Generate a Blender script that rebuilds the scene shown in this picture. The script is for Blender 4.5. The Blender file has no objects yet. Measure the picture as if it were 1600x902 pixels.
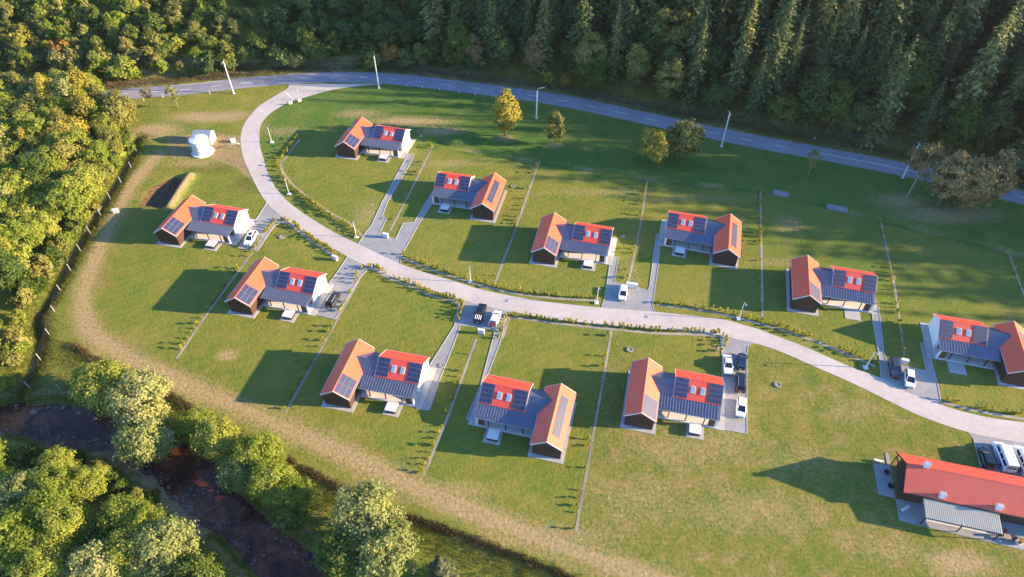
import bpy, bmesh, math, random
import numpy as np
from mathutils import Vector, Matrix
from mathutils.geometry import tessellate_polygon

random.seed(7); rng = np.random.default_rng(7)
scene = bpy.context.scene
C = scene.collection
PI = math.pi
R = math.radians

# ------------------------------------------------------------------ camera
CAM_H, PITCH, FPX = 104.0, R(45.375), 1056.1
cam = bpy.data.cameras.new('camera'); cam.sensor_width = 36; cam.lens = 36 * FPX / 1600
cam.clip_start = 1; cam.clip_end = 4000
cam_o = bpy.data.objects.new('camera', cam); C.objects.link(cam_o)
cam_o.location = (0, 0, CAM_H); cam_o.rotation_euler = (PI / 2 - PITCH, 0, 0)
scene.camera = cam_o

# ------------------------------------------------------------------ sky and sun
SUN_EL, SUN_AZ = R(14.7), R(-4)          # the sun stands low on the right
world = bpy.data.worlds.new('World'); scene.world = world; world.use_nodes = True
wn = world.node_tree; wn.nodes.clear()
sky = wn.nodes.new('ShaderNodeTexSky'); sky.sky_type = 'NISHITA'; sky.sun_disc = False
sky.sun_elevation = SUN_EL; sky.sun_rotation = PI / 2 - SUN_AZ
sky.altitude = 500; sky.air_density = 1.0; sky.dust_density = 0.4; sky.ozone_density = 6.0
bg = wn.nodes.new('ShaderNodeBackground'); bg.inputs[1].default_value = 0.15
wo = wn.nodes.new('ShaderNodeOutputWorld')
wn.links.new(sky.outputs[0], bg.inputs[0]); wn.links.new(bg.outputs[0], wo.inputs[0])
sun = bpy.data.lights.new('sun', 'SUN'); sun.energy = 4.7; sun.angle = R(0.5); sun.color = (1.0, 0.76, 0.45)
sun_o = bpy.data.objects.new('sun', sun); C.objects.link(sun_o); sun_o.location = (120, 0, 150)
sdir = Vector((math.cos(SUN_AZ) * math.cos(SUN_EL), math.sin(SUN_AZ) * math.cos(SUN_EL), math.sin(SUN_EL)))
sun_o.rotation_euler = sdir.to_track_quat('Z', 'Y').to_euler()

scene.view_settings.view_transform = 'Standard'; scene.view_settings.look = 'None'
scene.view_settings.exposure = 2.0; scene.view_settings.gamma = 1.0
scene.view_settings.use_curve_mapping = False
scene.cycles.max_bounces = 5; scene.cycles.diffuse_bounces = 2; scene.cycles.glossy_bounces = 2
scene.cycles.transmission_bounces = 2; scene.cycles.transparent_max_bounces = 4

# ------------------------------------------------------------------ map: survey coordinates of the photograph -> ground
cP, sP = math.cos(PITCH), math.sin(PITCH)
def G(px, py, z=0.0):
    u = (px - 800) / FPX; v = (451 - py) / FPX
    dz = -sP + v * cP; t = (z - CAM_H) / dz
    return Vector((u * t, (cP + v * sP) * t, z))
def GL(pts, z=0.0): return [G(x, y, z) for x, y in pts]
def proj(x, y, z):
    fw = y * cP - (z - CAM_H) * sP; up = y * sP + (z - CAM_H) * cP
    return 800 + FPX * x / fw, 451 - FPX * up / fw

# ------------------------------------------------------------------ materials
M = {}
def nodes(name):
    m = bpy.data.materials.new(name); m.use_nodes = True; n = m.node_tree; n.nodes.clear()
    out = n.nodes.new('ShaderNodeOutputMaterial'); return m, n, out
class NT:
    def __init__(s, n): s.n = n
    def new(s, t, **k):
        o = s.n.nodes.new(t)
        for a, b in k.items(): setattr(o, a, b)
        return o
    def link(s, a, b): s.n.links.new(a, b)
    def noise(s, scale, detail=4, rough=0.6, vec=None, dist=0):
        o = s.new('ShaderNodeTexNoise'); o.inputs['Scale'].default_value = scale; o.inputs['Detail'].default_value = detail
        o.inputs['Roughness'].default_value = rough; o.inputs['Distortion'].default_value = dist
        if vec is not None: s.link(vec, o.inputs['Vector'])
        return o.outputs['Fac']
    def ramp(s, fac, stops):
        o = s.new('ShaderNodeValToRGB'); e = o.color_ramp.elements
        while len(e) < len(stops): e.new(0.5)
        for i, (p, c) in enumerate(stops): e[i].position = p; e[i].color = (*c, 1)
        s.link(fac, o.inputs[0]); return o.outputs[0]
    def mix(s, fac, a, b, typ='MIX'):
        o = s.new('ShaderNodeMix', data_type='RGBA', blend_type=typ)
        for sock, val in ((o.inputs[0], fac), (o.inputs[6], a), (o.inputs[7], b)):
            if hasattr(val, 'is_linked'): s.link(val, sock)
            elif isinstance(val, (int, float)): sock.default_value = val
            else: sock.default_value = (*val, 1)
        return o.outputs[2]
    def math(s, op, a, b=0.5, clamp=False):
        o = s.new('ShaderNodeMath', operation=op, use_clamp=clamp)
        for sock, val in ((o.inputs[0], a), (o.inputs[1], b)):
            if hasattr(val, 'is_linked'): s.link(val, sock)
            else: sock.default_value = val
        return o.outputs[0]
    def coord(s, which='Object'): return s.new('ShaderNodeTexCoord').outputs[which]
    def geo(s): return s.new('ShaderNodeNewGeometry').outputs['Position']
    def mapping(s, vec, scale=(1, 1, 1), rot=(0, 0, 0)):
        o = s.new('ShaderNodeMapping'); o.inputs['Scale'].default_value = scale; o.inputs['Rotation'].default_value = rot
        s.link(vec, o.inputs[0]); return o.outputs[0]
    def bump(s, h, strength=0.3, dist=0.1):
        o = s.new('ShaderNodeBump'); o.inputs['Strength'].default_value = strength; o.inputs['Distance'].default_value = dist
        s.link(h, o.inputs['Height']); return o.outputs[0]
    def bsdf(s, out, col, rough=0.8, metal=0, spec=0.3, normal=None, **k):
        b = s.new('ShaderNodeBsdfPrincipled')
        if hasattr(col, 'is_linked'): s.link(col, b.inputs['Base Color'])
        else: b.inputs['Base Color'].default_value = (*col, 1)
        if hasattr(rough, 'is_linked'): s.link(rough, b.inputs['Roughness'])
        else: b.inputs['Roughness'].default_value = rough
        b.inputs['Metallic'].default_value = metal; b.inputs['Specular IOR Level'].default_value = spec
        if normal is not None: s.link(normal, b.inputs['Normal'])
        for a, v in k.items(): b.inputs[a.replace('_', ' ')].default_value = v
        s.link(b.outputs[0], out.inputs[0]); return b

def simple(name, col, rough=0.7, metal=0, spec=0.4, var=0.12, scale=3.0, world_space=False, bump=0, **k):
    m, n, out = nodes(name); t = NT(n)
    vec = t.geo() if world_space else t.coord()
    f = t.noise(scale, 5, 0.65, vec)
    c2 = tuple(min(1, c * (1 + var)) for c in col); c1 = tuple(c * (1 - var) for c in col)
    c = t.ramp(f, [(0.3, c1), (0.7, c2)])
    nm = t.bump(t.noise(scale * 6, 4, 0.7, vec), bump, 0.05) if bump else None
    t.bsdf(out, c, rough, metal, spec, nm, **k); M[name] = m; return m

def m_ground():
    m, n, out = nodes('ground'); t = NT(n); P = t.geo()
    big = t.noise(0.035, 4, 0.6, P); med = t.noise(0.22, 5, 0.7, P, 0.6); fin = t.noise(1.7, 5, 0.75, P, 0.5); vf = t.noise(7, 3, 0.8, P)
    streak = t.noise(1.0, 4, 0.7, t.mapping(P, (0.35, 2.2, 1), (0, 0, R(18))))
    v = t.math('ADD', t.math('MULTIPLY', big, 0.35), t.math('MULTIPLY', med, 0.4))
    v = t.math('ADD', v, t.math('MULTIPLY', fin, 0.25))
    lawn = t.ramp(v, [(0.36, (0.068, 0.145, 0.026)), (0.46, (0.135, 0.178, 0.030)), (0.54, (0.210, 0.202, 0.036)), (0.66, (0.32, 0.235, 0.085))])
    lawn = t.mix(t.math('MULTIPLY', vf, 0.4), lawn, (0.085, 0.125, 0.012))
    wv = t.new('ShaderNodeTexWave'); wv.inputs['Scale'].default_value = 0.16; wv.inputs['Distortion'].default_value = 3.0; wv.inputs['Detail'].default_value = 3; wv.inputs['Detail Scale'].default_value = 0.6; t.link(t.mapping(P, rot=(0, 0, R(62))), wv.inputs['Vector'])
    lawn = t.mix(t.math('MULTIPLY', wv.outputs[1], 0.16), lawn, (0.30, 0.24, 0.05))
    mv = t.math('ADD', t.math('MULTIPLY', med, 0.45), t.math('MULTIPLY', fin, 0.35)); mv = t.math('ADD', mv, t.math('MULTIPLY', streak, 0.2))
    mead = t.ramp(mv, [(0.40, (0.085, 0.152, 0.026)), (0.475, (0.165, 0.182, 0.034)), (0.535, (0.245, 0.205, 0.055)), (0.62, (0.38, 0.255, 0.135))])
    mead = t.mix(t.math('MULTIPLY', vf, 0.45), mead, (0.095, 0.11, 0.014))
    dryv = t.math('ADD', t.math('MULTIPLY', fin, 0.6), t.math('MULTIPLY', vf, 0.4))
    dry = t.ramp(dryv, [(0.34, (0.18, 0.155, 0.05)), (0.5, (0.34, 0.245, 0.115)), (0.64, (0.45, 0.33, 0.20))])
    soil = t.ramp(fin, [(0.35, (0.045, 0.028, 0.018)), (0.5, (0.12, 0.062, 0.038)), (0.66, (0.20, 0.125, 0.085))])
    wild = t.ramp(mv, [(0.36, (0.050, 0.085, 0.014)), (0.5, (0.13, 0.135, 0.022)), (0.62, (0.22, 0.165, 0.05))])
    at = t.new('ShaderNodeAttribute', attribute_name='zone'); sep = t.new('ShaderNodeSeparateColor'); t.link(at.outputs['Color'], sep.inputs[0])
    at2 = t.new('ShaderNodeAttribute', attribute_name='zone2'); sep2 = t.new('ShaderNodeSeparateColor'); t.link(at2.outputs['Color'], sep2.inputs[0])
    def brk(a, amt=0.55):      # break the edge of a patch up
        x = t.math('ADD', a, t.math('MULTIPLY', t.math('SUBTRACT', fin, 0.5), amt))
        return t.math('MULTIPLY', t.math('SUBTRACT', x, 0.2), 1.7, True)
    lawn = t.mix(t.math('MULTIPLY', sep2.outputs[1], 0.45), lawn, t.mix(0.5, mead, (0.24, 0.215, 0.04)))
    lush_shade_c = t.ramp(v, [(0.36, (0.030, 0.115, 0.022)), (0.5, (0.055, 0.140, 0.024)), (0.62, (0.13, 0.165, 0.035))])  # cool green of the upper meadow, also the painted shade of right plots
    lawn = t.mix(t.math('MULTIPLY', sep2.outputs[2], 0.8), lawn, lush_shade_c)
    c = t.mix(sep2.outputs[0], lawn, mead)
    c = t.mix(brk(sep.outputs[2]), c, wild)
    c = t.mix(brk(sep.outputs[0], 0.9), c, dry)
    c = t.mix(brk(sep.outputs[1]), c, soil)
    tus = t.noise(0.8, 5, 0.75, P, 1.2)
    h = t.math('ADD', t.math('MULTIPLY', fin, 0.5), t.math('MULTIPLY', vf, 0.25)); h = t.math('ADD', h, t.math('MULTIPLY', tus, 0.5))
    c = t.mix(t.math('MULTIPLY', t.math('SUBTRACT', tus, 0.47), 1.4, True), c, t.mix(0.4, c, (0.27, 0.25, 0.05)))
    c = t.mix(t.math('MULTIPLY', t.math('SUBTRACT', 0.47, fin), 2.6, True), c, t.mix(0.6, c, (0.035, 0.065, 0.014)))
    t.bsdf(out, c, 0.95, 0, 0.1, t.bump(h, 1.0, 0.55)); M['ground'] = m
m_ground()

def m_track(name, lo, mid, hi, scale=0.9, bump=0.25, rough=0.9):
    m, n, out = nodes(name); t = NT(n); P = t.geo()
    a = t.noise(0.12, 4, 0.6, P); b = t.noise(scale, 6, 0.75, P, 0.4); c = t.noise(14, 3, 0.8, P)
    v = t.math('ADD', t.math('MULTIPLY', a, 0.4), t.math('ADD', t.math('MULTIPLY', b, 0.4), t.math('MULTIPLY', c, 0.2)))
    col = t.ramp(v, [(0.40, lo), (0.5, mid), (0.60, hi)])
    t.bsdf(out, col, rough, 0, 0.25, t.bump(c, bump, 0.04)); M[name] = m
m_track('village_road', (0.40, 0.34, 0.30), (0.46, 0.395, 0.35), (0.52, 0.45, 0.405))
m_track('asphalt', (0.20, 0.185, 0.20), (0.245, 0.225, 0.24), (0.29, 0.27, 0.28))
m_track('gravel', (0.17, 0.145, 0.10), (0.29, 0.25, 0.195), (0.40, 0.35, 0.29), 2.0, 0.6)

def m_pavers():
    m, n, out = nodes('pavers'); t = NT(n); P = t.geo()
    br = t.new('ShaderNodeTexBrick'); br.inputs['Scale'].default_value = 2.2; br.inputs['Mortar Size'].default_value = 0.03
    br.inputs['Color1'].default_value = (0.255, 0.25, 0.25, 1); br.inputs['Color2'].default_value = (0.315, 0.305, 0.30, 1); br.inputs['Mortar'].default_value = (0.17, 0.165, 0.15, 1)
    t.link(t.mapping(P, rot=(0, 0, R(-14))), br.inputs['Vector'])
    f = t.noise(0.5, 6, 0.7, P, 0.5)
    c = t.mix(0.55, br.outputs[0], t.ramp(f, [(0.3, (0.20, 0.195, 0.19)), (0.7, (0.36, 0.35, 0.335))]))
    t.bsdf(out, c, 0.8, 0, 0.3, t.bump(br.outputs[1], -0.3, 0.02)); M['pavers'] = m
m_pavers()

def m_roof(name, c0, c1, axis='v', rough=0.5):
    # profiled red roof sheet: shallow tile courses across the fall, ribs along it
    m, n, out = nodes(name); t = NT(n); P = t.coord()
    sep = t.new('ShaderNodeSeparateXYZ'); t.link(P, sep.inputs[0])
    course = t.math('FRACT', t.math('MULTIPLY', sep.outputs[2], 5.2)); 
    rib = t.math('ABSOLUTE', t.math('SINE', t.math('MULTIPLY', sep.outputs[0 if axis == 'u' else 1], PI / 0.22)))
    f = t.noise(0.9, 5, 0.7, P); fine = t.noise(9, 3, 0.7, P)
    col = t.ramp(t.math('ADD', t.math('MULTIPLY', f, 0.7), t.math('MULTIPLY', fine, 0.3)), [(0.3, c0), (0.7, c1)])
    stn = t.noise(1.4, 5, 0.75, t.mapping(P, (1, 1, 0.25)))
    col = t.mix(t.math('MULTIPLY', t.math('SUBTRACT', stn, 0.5), 1.3, True), col, tuple(x * 0.5 + 0.03 for x in c0))
    col = t.mix(t.math('MULTIPLY', t.math('GREATER_THAN', course, 0.80), 0.45), col, tuple(x * 0.45 for x in c0))
    h = t.math('ADD', t.math('MULTIPLY', course, -0.6), t.math('MULTIPLY', rib, 0.5))
    t.bsdf(out, col, rough, 0, 0.62, t.bump(h, 0.4, 0.03), Coat_Weight=0.1, Coat_Roughness=0.45); M[name] = m
m_roof('roof_red_u', (0.76, 0.065, 0.030), (0.84, 0.09, 0.040), 'u')
m_roof('roof_red_v', (0.84, 0.085, 0.022), (0.92, 0.115, 0.032), 'v')
m_roof('roof_lodge', (0.56, 0.065, 0.03), (0.64, 0.09, 0.04), 'u', 0.5)

def m_clad():
    m, n, out = nodes('dark_cladding'); t = NT(n); P = t.coord()
    sep = t.new('ShaderNodeSeparateXYZ'); t.link(P, sep.inputs[0])
    s = t.math('ADD', sep.outputs[0], sep.outputs[1]); b = t.math('MULTIPLY', s, 1 / 0.16)
    fr = t.math('FRACT', b); wn_ = t.new('ShaderNodeTexWhiteNoise', noise_dimensions='1D'); t.link(t.math('FLOOR', b), wn_.inputs['W'])
    col = t.ramp(wn_.outputs[0], [(0, (0.045, 0.022, 0.014)), (1, (0.085, 0.042, 0.025))])
    col = t.mix(t.math('MULTIPLY', t.noise(3, 5, 0.7, t.mapping(P, (1, 1, 0.15))), 0.5), col, (0.10, 0.055, 0.035))
    col = t.mix(t.math('GREATER_THAN', fr, 0.9), col, (0.012, 0.007, 0.005))
    t.bsdf(out, col, 0.65, 0, 0.3, t.bump(fr, 0.3, 0.02)); M['dark_cladding'] = m
m_clad()
simple('old_concrete', (0.24, 0.225, 0.22), 0.9, var=0.2, scale=1.2, bump=0.2)
simple('white_render', (0.74, 0.72, 0.69), 0.85, var=0.05, scale=1.5, bump=0.05)
simple('concrete', (0.38, 0.36, 0.34), 0.85, var=0.14, scale=1.2, bump=0.15)
simple('terrace_slab', (0.62, 0.57, 0.52), 0.8, var=0.08, scale=1.5)
simple('seam_metal', (0.14, 0.145, 0.19), 0.45, 0.25, 0.5, var=0.12, scale=0.8)
simple('trim_light', (0.66, 0.62, 0.58), 0.6, var=0.05)
simple('trim_dark', (0.035, 0.022, 0.017), 0.6)
simple('steel_grey', (0.42, 0.43, 0.44), 0.45, 0.6, 0.5)
simple('panel_frame', (0.16, 0.165, 0.18), 0.45, 0.4, 0.5)
def m_solar():
    m, n, out = nodes('solar_glass'); t = NT(n); P = t.coord()
    f = t.noise(0.7, 3, 0.6, P)
    col = t.ramp(f, [(0.3, (0.010, 0.014, 0.055)), (0.7, (0.016, 0.022, 0.075))])
    b = t.bsdf(out, col, 0.48, 0, 0.85, None, Coat_Weight=0.15, Coat_Roughness=0.5); M['solar_glass'] = m
m_solar()
simple('skylight_glass', (0.30, 0.34, 0.38), 0.08, 0.0, 1.0, var=0.05)
simple('window_glass', (0.03, 0.035, 0.04), 0.06, 0, 1.0, var=0.1)
simple('wood_warm', (0.20, 0.10, 0.05), 0.7, var=0.3, scale=2)
simple('bench_wood', (0.30, 0.22, 0.15), 0.7, var=0.3, scale=2)
simple('tub_cover', (0.62, 0.59, 0.56), 0.55, var=0.05)
simple('tub_side', (0.035, 0.03, 0.03), 0.5)
simple('canopy_sheet', (0.46, 0.41, 0.32), 0.55, 0.0, 0.3, var=0.08, scale=0.6)
simple('tank_white', (0.60, 0.60, 0.59), 0.6, var=0.06, scale=1.0)
simple('pole_concrete', (0.55, 0.55, 0.55), 0.8, var=0.1, scale=1)
simple('paint_white', (0.78, 0.78, 0.77), 0.6, var=0.08, scale=2, world_space=True)
simple('wire_metal', (0.06, 0.06, 0.065), 0.6, 0.3)
simple('bark', (0.10, 0.075, 0.055), 0.9, var=0.35, scale=2, bump=0.5)
simple('bark_pale', (0.26, 0.22, 0.18), 0.9, var=0.3, scale=2, bump=0.4)
simple('stone', (0.20, 0.145, 0.12), 0.8, var=0.35, scale=1.5, world_space=True, bump=0.4)
simple('tyre', (0.015, 0.015, 0.016), 0.85)
simple('rim_metal', (0.45, 0.45, 0.47), 0.3, 0.8)
simple('lamp_glass', (0.70, 0.70, 0.68), 0.15, 0, 0.8)
simple('tail_red', (0.35, 0.02, 0.02), 0.25)
simple('car_white', (0.78, 0.78, 0.77), 0.3, 0, 0.6, var=0.02, Coat_Weight=0.6)
simple('car_black', (0.010, 0.010, 0.012), 0.25, 0.1, 0.6, var=0.05, Coat_Weight=0.7)
simple('car_blue', (0.012, 0.020, 0.05), 0.25, 0.3, 0.6, var=0.05, Coat_Weight=0.7)
simple('car_grey', (0.055, 0.05, 0.055), 0.28, 0.5, 0.6, var=0.05, Coat_Weight=0.7)
simple('car_red', (0.50, 0.02, 0.015), 0.3, 0, 0.6, var=0.04, Coat_Weight=0.6)
simple('plastic_dark', (0.02, 0.02, 0.022), 0.6)
simple('car_glass', (0.012, 0.014, 0.018), 0.05, 0, 1.0, var=0.05)
simple('blue_reflection', (0.03, 0.05, 0.30), 0.35, 0, 0.5)  # colour of the blue reflection painted on the van sides

def m_water():
    m, n, out = nodes('water'); t = NT(n); P = t.geo()
    f = t.noise(0.22, 5, 0.65, P, 0.8); g = t.noise(1.3, 5, 0.75, P)
    v = t.math('ADD', t.math('MULTIPLY', f, 0.65), t.math('MULTIPLY', g, 0.35))
    c = t.ramp(v, [(0.38, (0.016, 0.008, 0.007)), (0.50, (0.085, 0.030, 0.018)), (0.64, (0.22, 0.085, 0.05))])
    rip = t.noise(2.4, 4, 0.7, t.mapping(P, (1, 1.8, 1)))
    t.bsdf(out, c, 0.05, 0, 0.22, t.bump(rip, 0.10, 0.08)); M['water'] = m
m_water()

def m_leaf(name, dark, mid, light, trans=0.35, rnd=0.5):
    m, n, out = nodes(name); t = NT(n)
    at = t.new('ShaderNodeAttribute', attribute_name='tint')
    oi = t.new('ShaderNodeObjectInfo')
    v = t.math('ADD', t.math('MULTIPLY', at.outputs['Fac'], 1 - rnd), t.math('MULTIPLY', oi.outputs['Random'], rnd))
    c = t.ramp(v, [(0.12, dark), (0.5, mid), (0.88, light)])
    d = t.new('ShaderNodeBsdfPrincipled'); t.link(c, d.inputs['Base Color']); d.inputs['Roughness'].default_value = 0.6; d.inputs['Specular IOR Level'].default_value = 0.15
    tr = t.new('ShaderNodeBsdfTranslucent'); t.link(c, tr.inputs[0])
    mx = t.new('ShaderNodeMixShader'); mx.inputs[0].default_value = trans
    t.link(d.outputs[0], mx.inputs[1]); t.link(tr.outputs[0], mx.inputs[2]); t.link(mx.outputs[0], out.inputs[0]); M[name] = m
m_leaf('leaf_lime', (0.18, 0.245, 0.032), (0.285, 0.33, 0.048), (0.41, 0.405, 0.075), 0.55)
m_leaf('leaf_willow', (0.19, 0.23, 0.062), (0.29, 0.31, 0.095), (0.41, 0.395, 0.145), 0.45)
m_leaf('leaf_green', (0.055, 0.095, 0.018), (0.10, 0.145, 0.024), (0.17, 0.195, 0.034), 0.42)
m_leaf('leaf_dark', (0.045, 0.085, 0.022), (0.08, 0.125, 0.03), (0.14, 0.17, 0.04))
m_leaf('leaf_olive', (0.14, 0.155, 0.036), (0.235, 0.225, 0.052), (0.35, 0.30, 0.08), 0.42)
m_leaf('leaf_gold', (0.24, 0.225, 0.03), (0.36, 0.31, 0.045), (0.48, 0.385, 0.065), 0.45)
m_leaf('leaf_orange', (0.22, 0.11, 0.02), (0.32, 0.165, 0.024), (0.42, 0.23, 0.04))
m_leaf('leaf_brown', (0.22, 0.15, 0.055), (0.34, 0.235, 0.085), (0.45, 0.31, 0.12), 0.4)
m_leaf('needle', (0.055, 0.090, 0.032), (0.125, 0.150, 0.046), (0.29, 0.26, 0.08), 0.25)
m_leaf('needle_pale', (0.050, 0.062, 0.028), (0.085, 0.092, 0.042), (0.13, 0.125, 0.065), 0.15)
m_leaf('hedge_gold', (0.30, 0.29, 0.03), (0.44, 0.38, 0.045), (0.58, 0.46, 0.07), 0.5, 0.6)
m_leaf('straw', (0.07, 0.055, 0.028), (0.13, 0.10, 0.045), (0.21, 0.155, 0.07), 0.3, 0.0)
m_leaf('grass_blade', (0.10, 0.14, 0.02), (0.20, 0.21, 0.03), (0.31, 0.26, 0.055), 0.5, 0.0)

# ------------------------------------------------------------------ mesh helpers
def tag(o, label=None, cat=None, group=None, kind=None):
    if label: o['label'] = label
    if cat: o['category'] = cat
    if group: o['group'] = group
    if kind: o['kind'] = kind
    return o
def empty(name, loc=(0, 0, 0), rz=0.0, label=None, cat=None, group=None):
    o = bpy.data.objects.new(name, None); C.objects.link(o); o.location = loc; o.rotation_euler = (0, 0, rz)
    o.empty_display_size = 0.5
    return tag(o, label, cat, group)
def link_mesh(name, me, parent=None, loc=None):
    o = bpy.data.objects.new(name, me); C.objects.link(o)
    if parent is not None: o.parent = parent
    if loc is not None: o.location = loc
    return o
class MB:
    def __init__(s): s.v = []; s.f = []; s.m = []
    def add(s, vs, fs, mi=0):
        b = len(s.v); s.v += [tuple(p) for p in vs]; s.f += [tuple(i + b for i in f) for f in fs]; s.m += [mi] * len(fs); return s
    def box(s, a, b, mi=0, fn=None):
        (x0, y0, z0), (x1, y1, z1) = a, b
        vs = [(x0, y0, z0), (x1, y0, z0), (x1, y1, z0), (x0, y1, z0), (x0, y0, z1), (x1, y0, z1), (x1, y1, z1), (x0, y1, z1)]
        if fn: vs = [fn(*p) for p in vs]
        return s.add(vs, [(0, 3, 2, 1), (4, 5, 6, 7), (0, 1, 5, 4), (1, 2, 6, 5), (2, 3, 7, 6), (3, 0, 4, 7)], mi)
    def hexa(s, lo, hi, mi=0):      # two quads, bottom and top
        return s.add(list(lo) + list(hi), [(0, 3, 2, 1), (4, 5, 6, 7), (0, 1, 5, 4), (1, 2, 6, 5), (2, 3, 7, 6), (3, 0, 4, 7)], mi)
    def extr(s, prof, a, b, axis, mi=0):   # closed 2-D profile extruded from a to b along an axis
        n = len(prof)
        def P(p, t): return (t, p[0], p[1]) if axis == 'x' else ((p[0], t, p[1]) if axis == 'y' else (p[0], p[1], t))
        vs = [P(p, a) for p in prof] + [P(p, b) for p in prof]
        fs = [tuple(range(n - 1, -1, -1)), tuple(range(n, 2 * n))] + [(i, (i + 1) % n, n + (i + 1) % n, n + i) for i in range(n)]
        return s.add(vs, fs, mi)
    def tube(s, path, r, n=6, mi=0, cap=True):
        path = [Vector(p) for p in path]; rs = r if isinstance(r, (list, tuple)) else [r] * len(path)
        vs = []
        for i, p in enumerate(path):
            d = (path[min(i + 1, len(path) - 1)] - path[max(i - 1, 0)]).normalized()
            a = d.cross(Vector((0, 0, 1)));  a = a.normalized() if a.length > 1e-3 else Vector((1, 0, 0)); b = d.cross(a)
            vs += [p + (a * math.cos(2 * PI * k / n) + b * math.sin(2 * PI * k / n)) * rs[i] for k in range(n)]
        fs = []
        for i in range(len(path) - 1):
            fs += [(i * n + k, i * n + (k + 1) % n, (i + 1) * n + (k + 1) % n, (i + 1) * n + k) for k in range(n)]
        if cap: fs += [tuple(range(n - 1, -1, -1)), tuple(range((len(path) - 1) * n, len(path) * n))]
        return s.add(vs, fs, mi)
    def disc(s, c, r0, r1, z0, z1, n=24, mi=0):
        return s.tube([(c[0], c[1], z0), (c[0], c[1], z1)], [r0, r1], n, mi)
    def mesh(s, name, mats, smooth=False, fix=True):
        me = bpy.data.meshes.new(name); me.from_pydata(s.v, [], s.f)
        mats = mats if isinstance(mats, (list, tuple)) else [mats]
        for k in mats: me.materials.append(M[k])
        if len(mats) > 1: me.polygons.foreach_set('material_index', s.m)
        if fix:
            bm = bmesh.new(); bm.from_mesh(me); bmesh.ops.recalc_face_normals(bm, faces=bm.faces); bm.to_mesh(me); bm.free()
        if smooth: me.polygons.foreach_set('use_smooth', [True] * len(me.polygons))
        me.update(); return me
    def build(s, name, mats, parent=None, smooth=False, fix=True):
        return link_mesh(name, s.mesh(name, mats, smooth, fix), parent)
def sheet(name, poly, z, mat, thick=0.0):   # flat polygon laid on the ground
    pts = [Vector((p[0], p[1], 0)) for p in poly]
    tris = tessellate_polygon([pts]); mb = MB()
    vs = [(p[0], p[1], z) for p in poly]
    fs = []
    for a, b, c in tris:
        nz = (pts[b] - pts[a]).cross(pts[c] - pts[a]).z
        fs.append((a, b, c) if nz > 0 else (a, c, b))
    if thick:
        n = len(vs); vs = vs + [(p[0], p[1], z - thick) for p in poly]
        fs += [(i, (i + 1) % n, n + (i + 1) % n, n + i) for i in range(n)]
    mb.add(vs, fs); return mb.build(name, mat, None, fix=False)
def copy_tree(o, parent=None, **kw):
    c = o.copy(); C.objects.link(c); c.parent = parent
    for ch in CH.get(o.name, ()): 
        k = copy_tree(ch, c)
    return c
CH = {}
def index_children():
    CH.clear()
    for o in bpy.data.objects:
        if o.parent is not None: CH.setdefault(o.parent.name, []).append(o)
def smooth_line(pts, n=6):    # Catmull-Rom through 2-D points
    P = [np.array(p[:2], float) for p in pts]; P = [2 * P[0] - P[1]] + P + [2 * P[-1] - P[-2]]; out = []
    for i in range(1, len(P) - 2):
        for k in range(n):
            t = k / n; a, b, c, d = P[i - 1:i + 3]
            out.append(0.5 * ((2 * b) + (-a + c) * t + (2 * a - 5 * b + 4 * c - d) * t * t + (-a + 3 * b - 3 * c + d) * t ** 3))
    out.append(P[-2]); return [tuple(p) for p in out]
def offset_line(line, d):
    out = []
    for i in range(len(line)):
        a = np.array(line[max(i - 1, 0)]); b = np.array(line[min(i + 1, len(line) - 1)]); t = (b - a) / (np.linalg.norm(b - a) + 1e-9)
        out.append((line[i][0] - t[1] * d, line[i][1] + t[0] * d))
    return out
def ribbon(name, line, w, z, mat, parent=None):
    L, Rr = offset_line(line, w / 2), offset_line(line, -w / 2); n = len(line); mb = MB()
    mb.add([(p[0], p[1], z) for p in L] + [(p[0], p[1], z) for p in Rr], [(n + i, n + i + 1, i + 1, i) for i in range(n - 1)])
    return mb.build(name, mat, parent, fix=False)
def resample(line, step):
    out = []; acc = 0.0; line = [np.array(p[:2], float) for p in line]; nxt = 0.0; d0 = 0.0
    for a, b in zip(line[:-1], line[1:]):
        l = np.linalg.norm(b - a)
        while nxt <= d0 + l + 1e-9:
            out.append(tuple(a + (b - a) * ((nxt - d0) / max(l, 1e-9)))); nxt += step
        d0 += l
    return out

# vectorised distances on the terrain grid
def d_line(X, Y, line, margin=16.0):
    best = np.full(X.shape, 1e9)
    if X.size > 5000 and margin > 0:      # only near the line
        L_ = np.array([p[:2] for p in line]); near = (X > L_[:, 0].min() - margin) & (X < L_[:, 0].max() + margin) & (Y > L_[:, 1].min() - margin) & (Y < L_[:, 1].max() + margin)
        if near.sum() < 0.9 * X.size:
            best[near] = d_line(X[near], Y[near], line, -1e6) if near.sum() else best[near]; return best
    for (ax, ay), (bx, by) in zip(line[:-1], line[1:]):
        dx, dy = bx - ax, by - ay; t = np.clip(((X - ax) * dx + (Y - ay) * dy) / (dx * dx + dy * dy + 1e-12), 0, 1)
        best = np.minimum(best, (X - ax - t * dx) ** 2 + (Y - ay - t * dy) ** 2)
    return np.sqrt(best)
def d_signed_line(X, Y, line):   # positive on the left of the line's direction
    best = np.full(X.shape, 1e18); sg = np.ones(X.shape)
    for (ax, ay), (bx, by) in zip(line[:-1], line[1:]):
        dx, dy = bx - ax, by - ay; t = np.clip(((X - ax) * dx + (Y - ay) * dy) / (dx * dx + dy * dy + 1e-12), 0, 1)
        d2 = (X - ax - t * dx) ** 2 + (Y - ay - t * dy) ** 2; cr = dx * (Y - ay) - dy * (X - ax)
        sg = np.where(d2 < best, np.where(cr >= 0, 1, -1), sg); best = np.minimum(best, d2)
    return np.sqrt(best) * sg
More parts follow.
